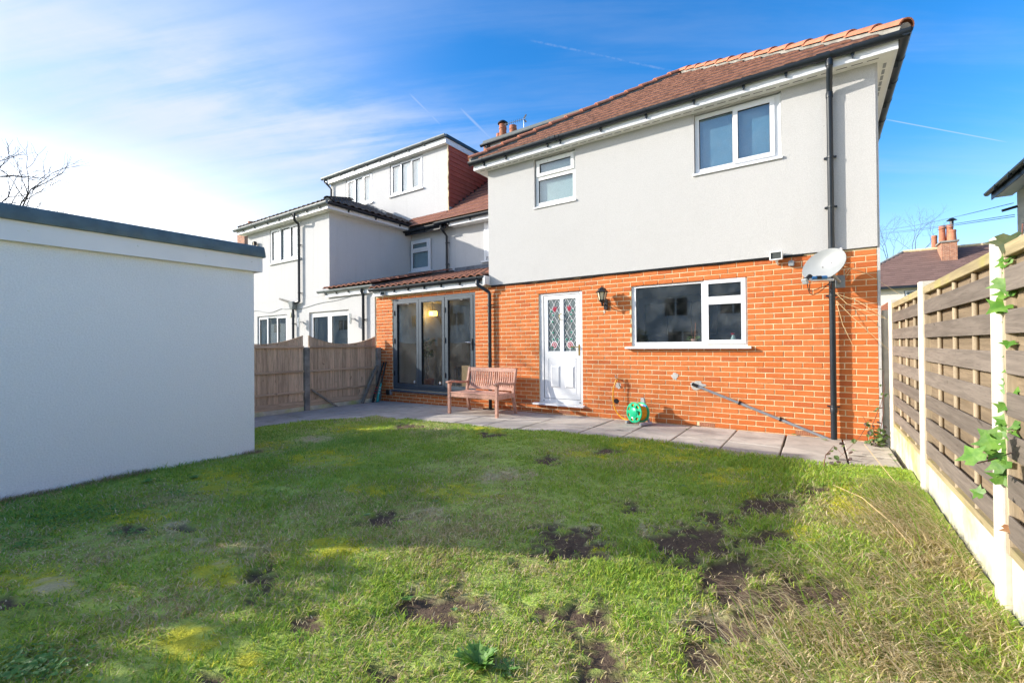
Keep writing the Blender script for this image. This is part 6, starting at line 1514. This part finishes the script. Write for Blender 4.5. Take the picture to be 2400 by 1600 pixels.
hb_.build('foliage', 'added_hedge_leaf', hd)
MB().box(-7.0, -6.6, -11.5, -7.75, -.1, 1.3).build('stems', 'bark', hd)

# ------------------------------------------------------------------ things seen through the glass
so = thing('sofa', 'dark grey sofa seen through the middle folding door', 'sofa', (-7.3, 1.9, .16))
MB().box(-8.0, -6.2, 1.3, 2.2, .2, .55).build('seat', 'sofa_fabric', so, bevel=.05, seg=2); MB().box(-8.0, -6.2, 2.2, 2.5, .2, .95).build('backrest', 'sofa_fabric', so, bevel=.06, seg=2)
for x in (-8.12, -6.2): MB().box(x, x+.14, 1.3, 2.5, .2, .72).build('arm', 'sofa_fabric', so, bevel=.04, seg=2)
for x in (-7.9, -7.3, -6.75): MB().box(x, x+.5, 2.02, 2.19, .56, .98).build('cushion', 'sofa_fabric', so, bevel=.06, seg=2)
bx = thing('cardboard_box', 'brown cardboard box behind the right folding door', 'box', (-6.75, .5, .16))
MB().box(-7.02, -6.5, .34, .72, .165, .80).build('carton', 'cardboard', bx, bevel=.005); MB().box(-6.8, -6.74, .338, .339, .3, .801).build('tape', 'patch_pale', bx)
pp_ = thing('potted_tree', 'leafy indoor tree in a terracotta pot behind the left folding door', 'potted plant', (-8.2, .5, .16))
MB().lathe([(.14, 0), (.18, .26), (.19, .26), (.19, .31), (.165, .31), (.15, .25)], (-8.2, .45, .165), 20).build('pot', 'pot_terracotta', pp_, smooth=True)
r = random.Random(4)
for i in range(6):
    a = i*1.05; MB().tube([(-8.2+.03*math.cos(a), .45+.03*math.sin(a), .42), (-8.2+.08*math.cos(a), .45+.06*math.sin(a), .8), (-8.2+.1*math.cos(a+.6), .45+.08*math.sin(a), 1.15)], [.012, .009, .005], 6).build('stem', 'bark', pp_)
for i in range(70):
    a = r.uniform(0, 6.28); rr_ = r.uniform(.03, .19); put_leaf(pp_, (-8.2+rr_*math.cos(a), .45+rr_*.8*math.sin(a), r.uniform(.95, 1.36)), (r.uniform(-1, 1), -.6, r.uniform(-.2, 1)), (math.cos(a), math.sin(a), .3), r.uniform(.07, .12), 'oval', 'house_plant')
lp = thing('lit_lamp', 'glowing amber lamp inside behind the middle folding door', 'lamp', tuple(onY(1013, 733, 1.6)))
q_ = onY(1013, 735, 1.6)
MB().box(q_[0]-.09, q_[0]+.10, 1.55, 1.70, q_[2]-.06, q_[2]+.07).build('shade', 'lamp_lit', lp, bevel=.015); MB().lathe([(.03, -.03), (.035, 0), (.02, .03)], (q_[0]+.015, 1.53, q_[2]), 10).build('bulb', 'bulb_lit', lp)
MB().tube([(q_[0], 1.62, q_[2]+.06), (q_[0], 1.62, 2.405)], .006, 6).build('flex', 'black_iron', lp)
og = thing('orchid', 'flowerless orchid in a pink pot on the kitchen window sill', 'potted plant', (-2.16, .17, 1.23))
MB().box(-3.05, -1.45, .11, .27, 1.205, 1.235).build('window_board', 'upvc', house)
MB().lathe([(.035, 0), (.05, .06), (.052, .075), (.045, .07)], (-2.17, .18, 1.236), 14).build('pot', 'ceramic_pink', og, smooth=True)
MB().tube([(-2.16, .18, 1.29), (-2.145, .18, 1.56)], .005, 6).build('cane', 'hip_orange', og); MB().tube([(-2.18, .18, 1.29), (-2.205, .18, 1.42), (-2.20, .18, 1.50)], .004, 6).build('flower_spike', 'stem_red', og)
for i in range(6):
    a = i*1.05; put_leaf(og, (-2.17, .18, 1.295), (-math.cos(a)*.5, -.6, .8), (math.cos(a), math.sin(a)*.3, .25), .12, 'oval', 'house_plant')
on = thing('ornament', 'small teal bird ornament with a red crest on the kitchen sill', 'ornament', (-1.63, .17, 1.236))
MB().lathe([(.02, 0), (.035, .03), (.04, .06), (.025, .095), (.022, .11), (.018, .125), (.004, .13)], (-1.62, .17, 1.236), 12).build('body', 'ceramic_teal', on, smooth=True); MB().lathe([(.018, 0), (.03, .012), (.012, .03)], (-1.625, .17, 1.362), 10).build('crest', 'red_flower', on, smooth=True)
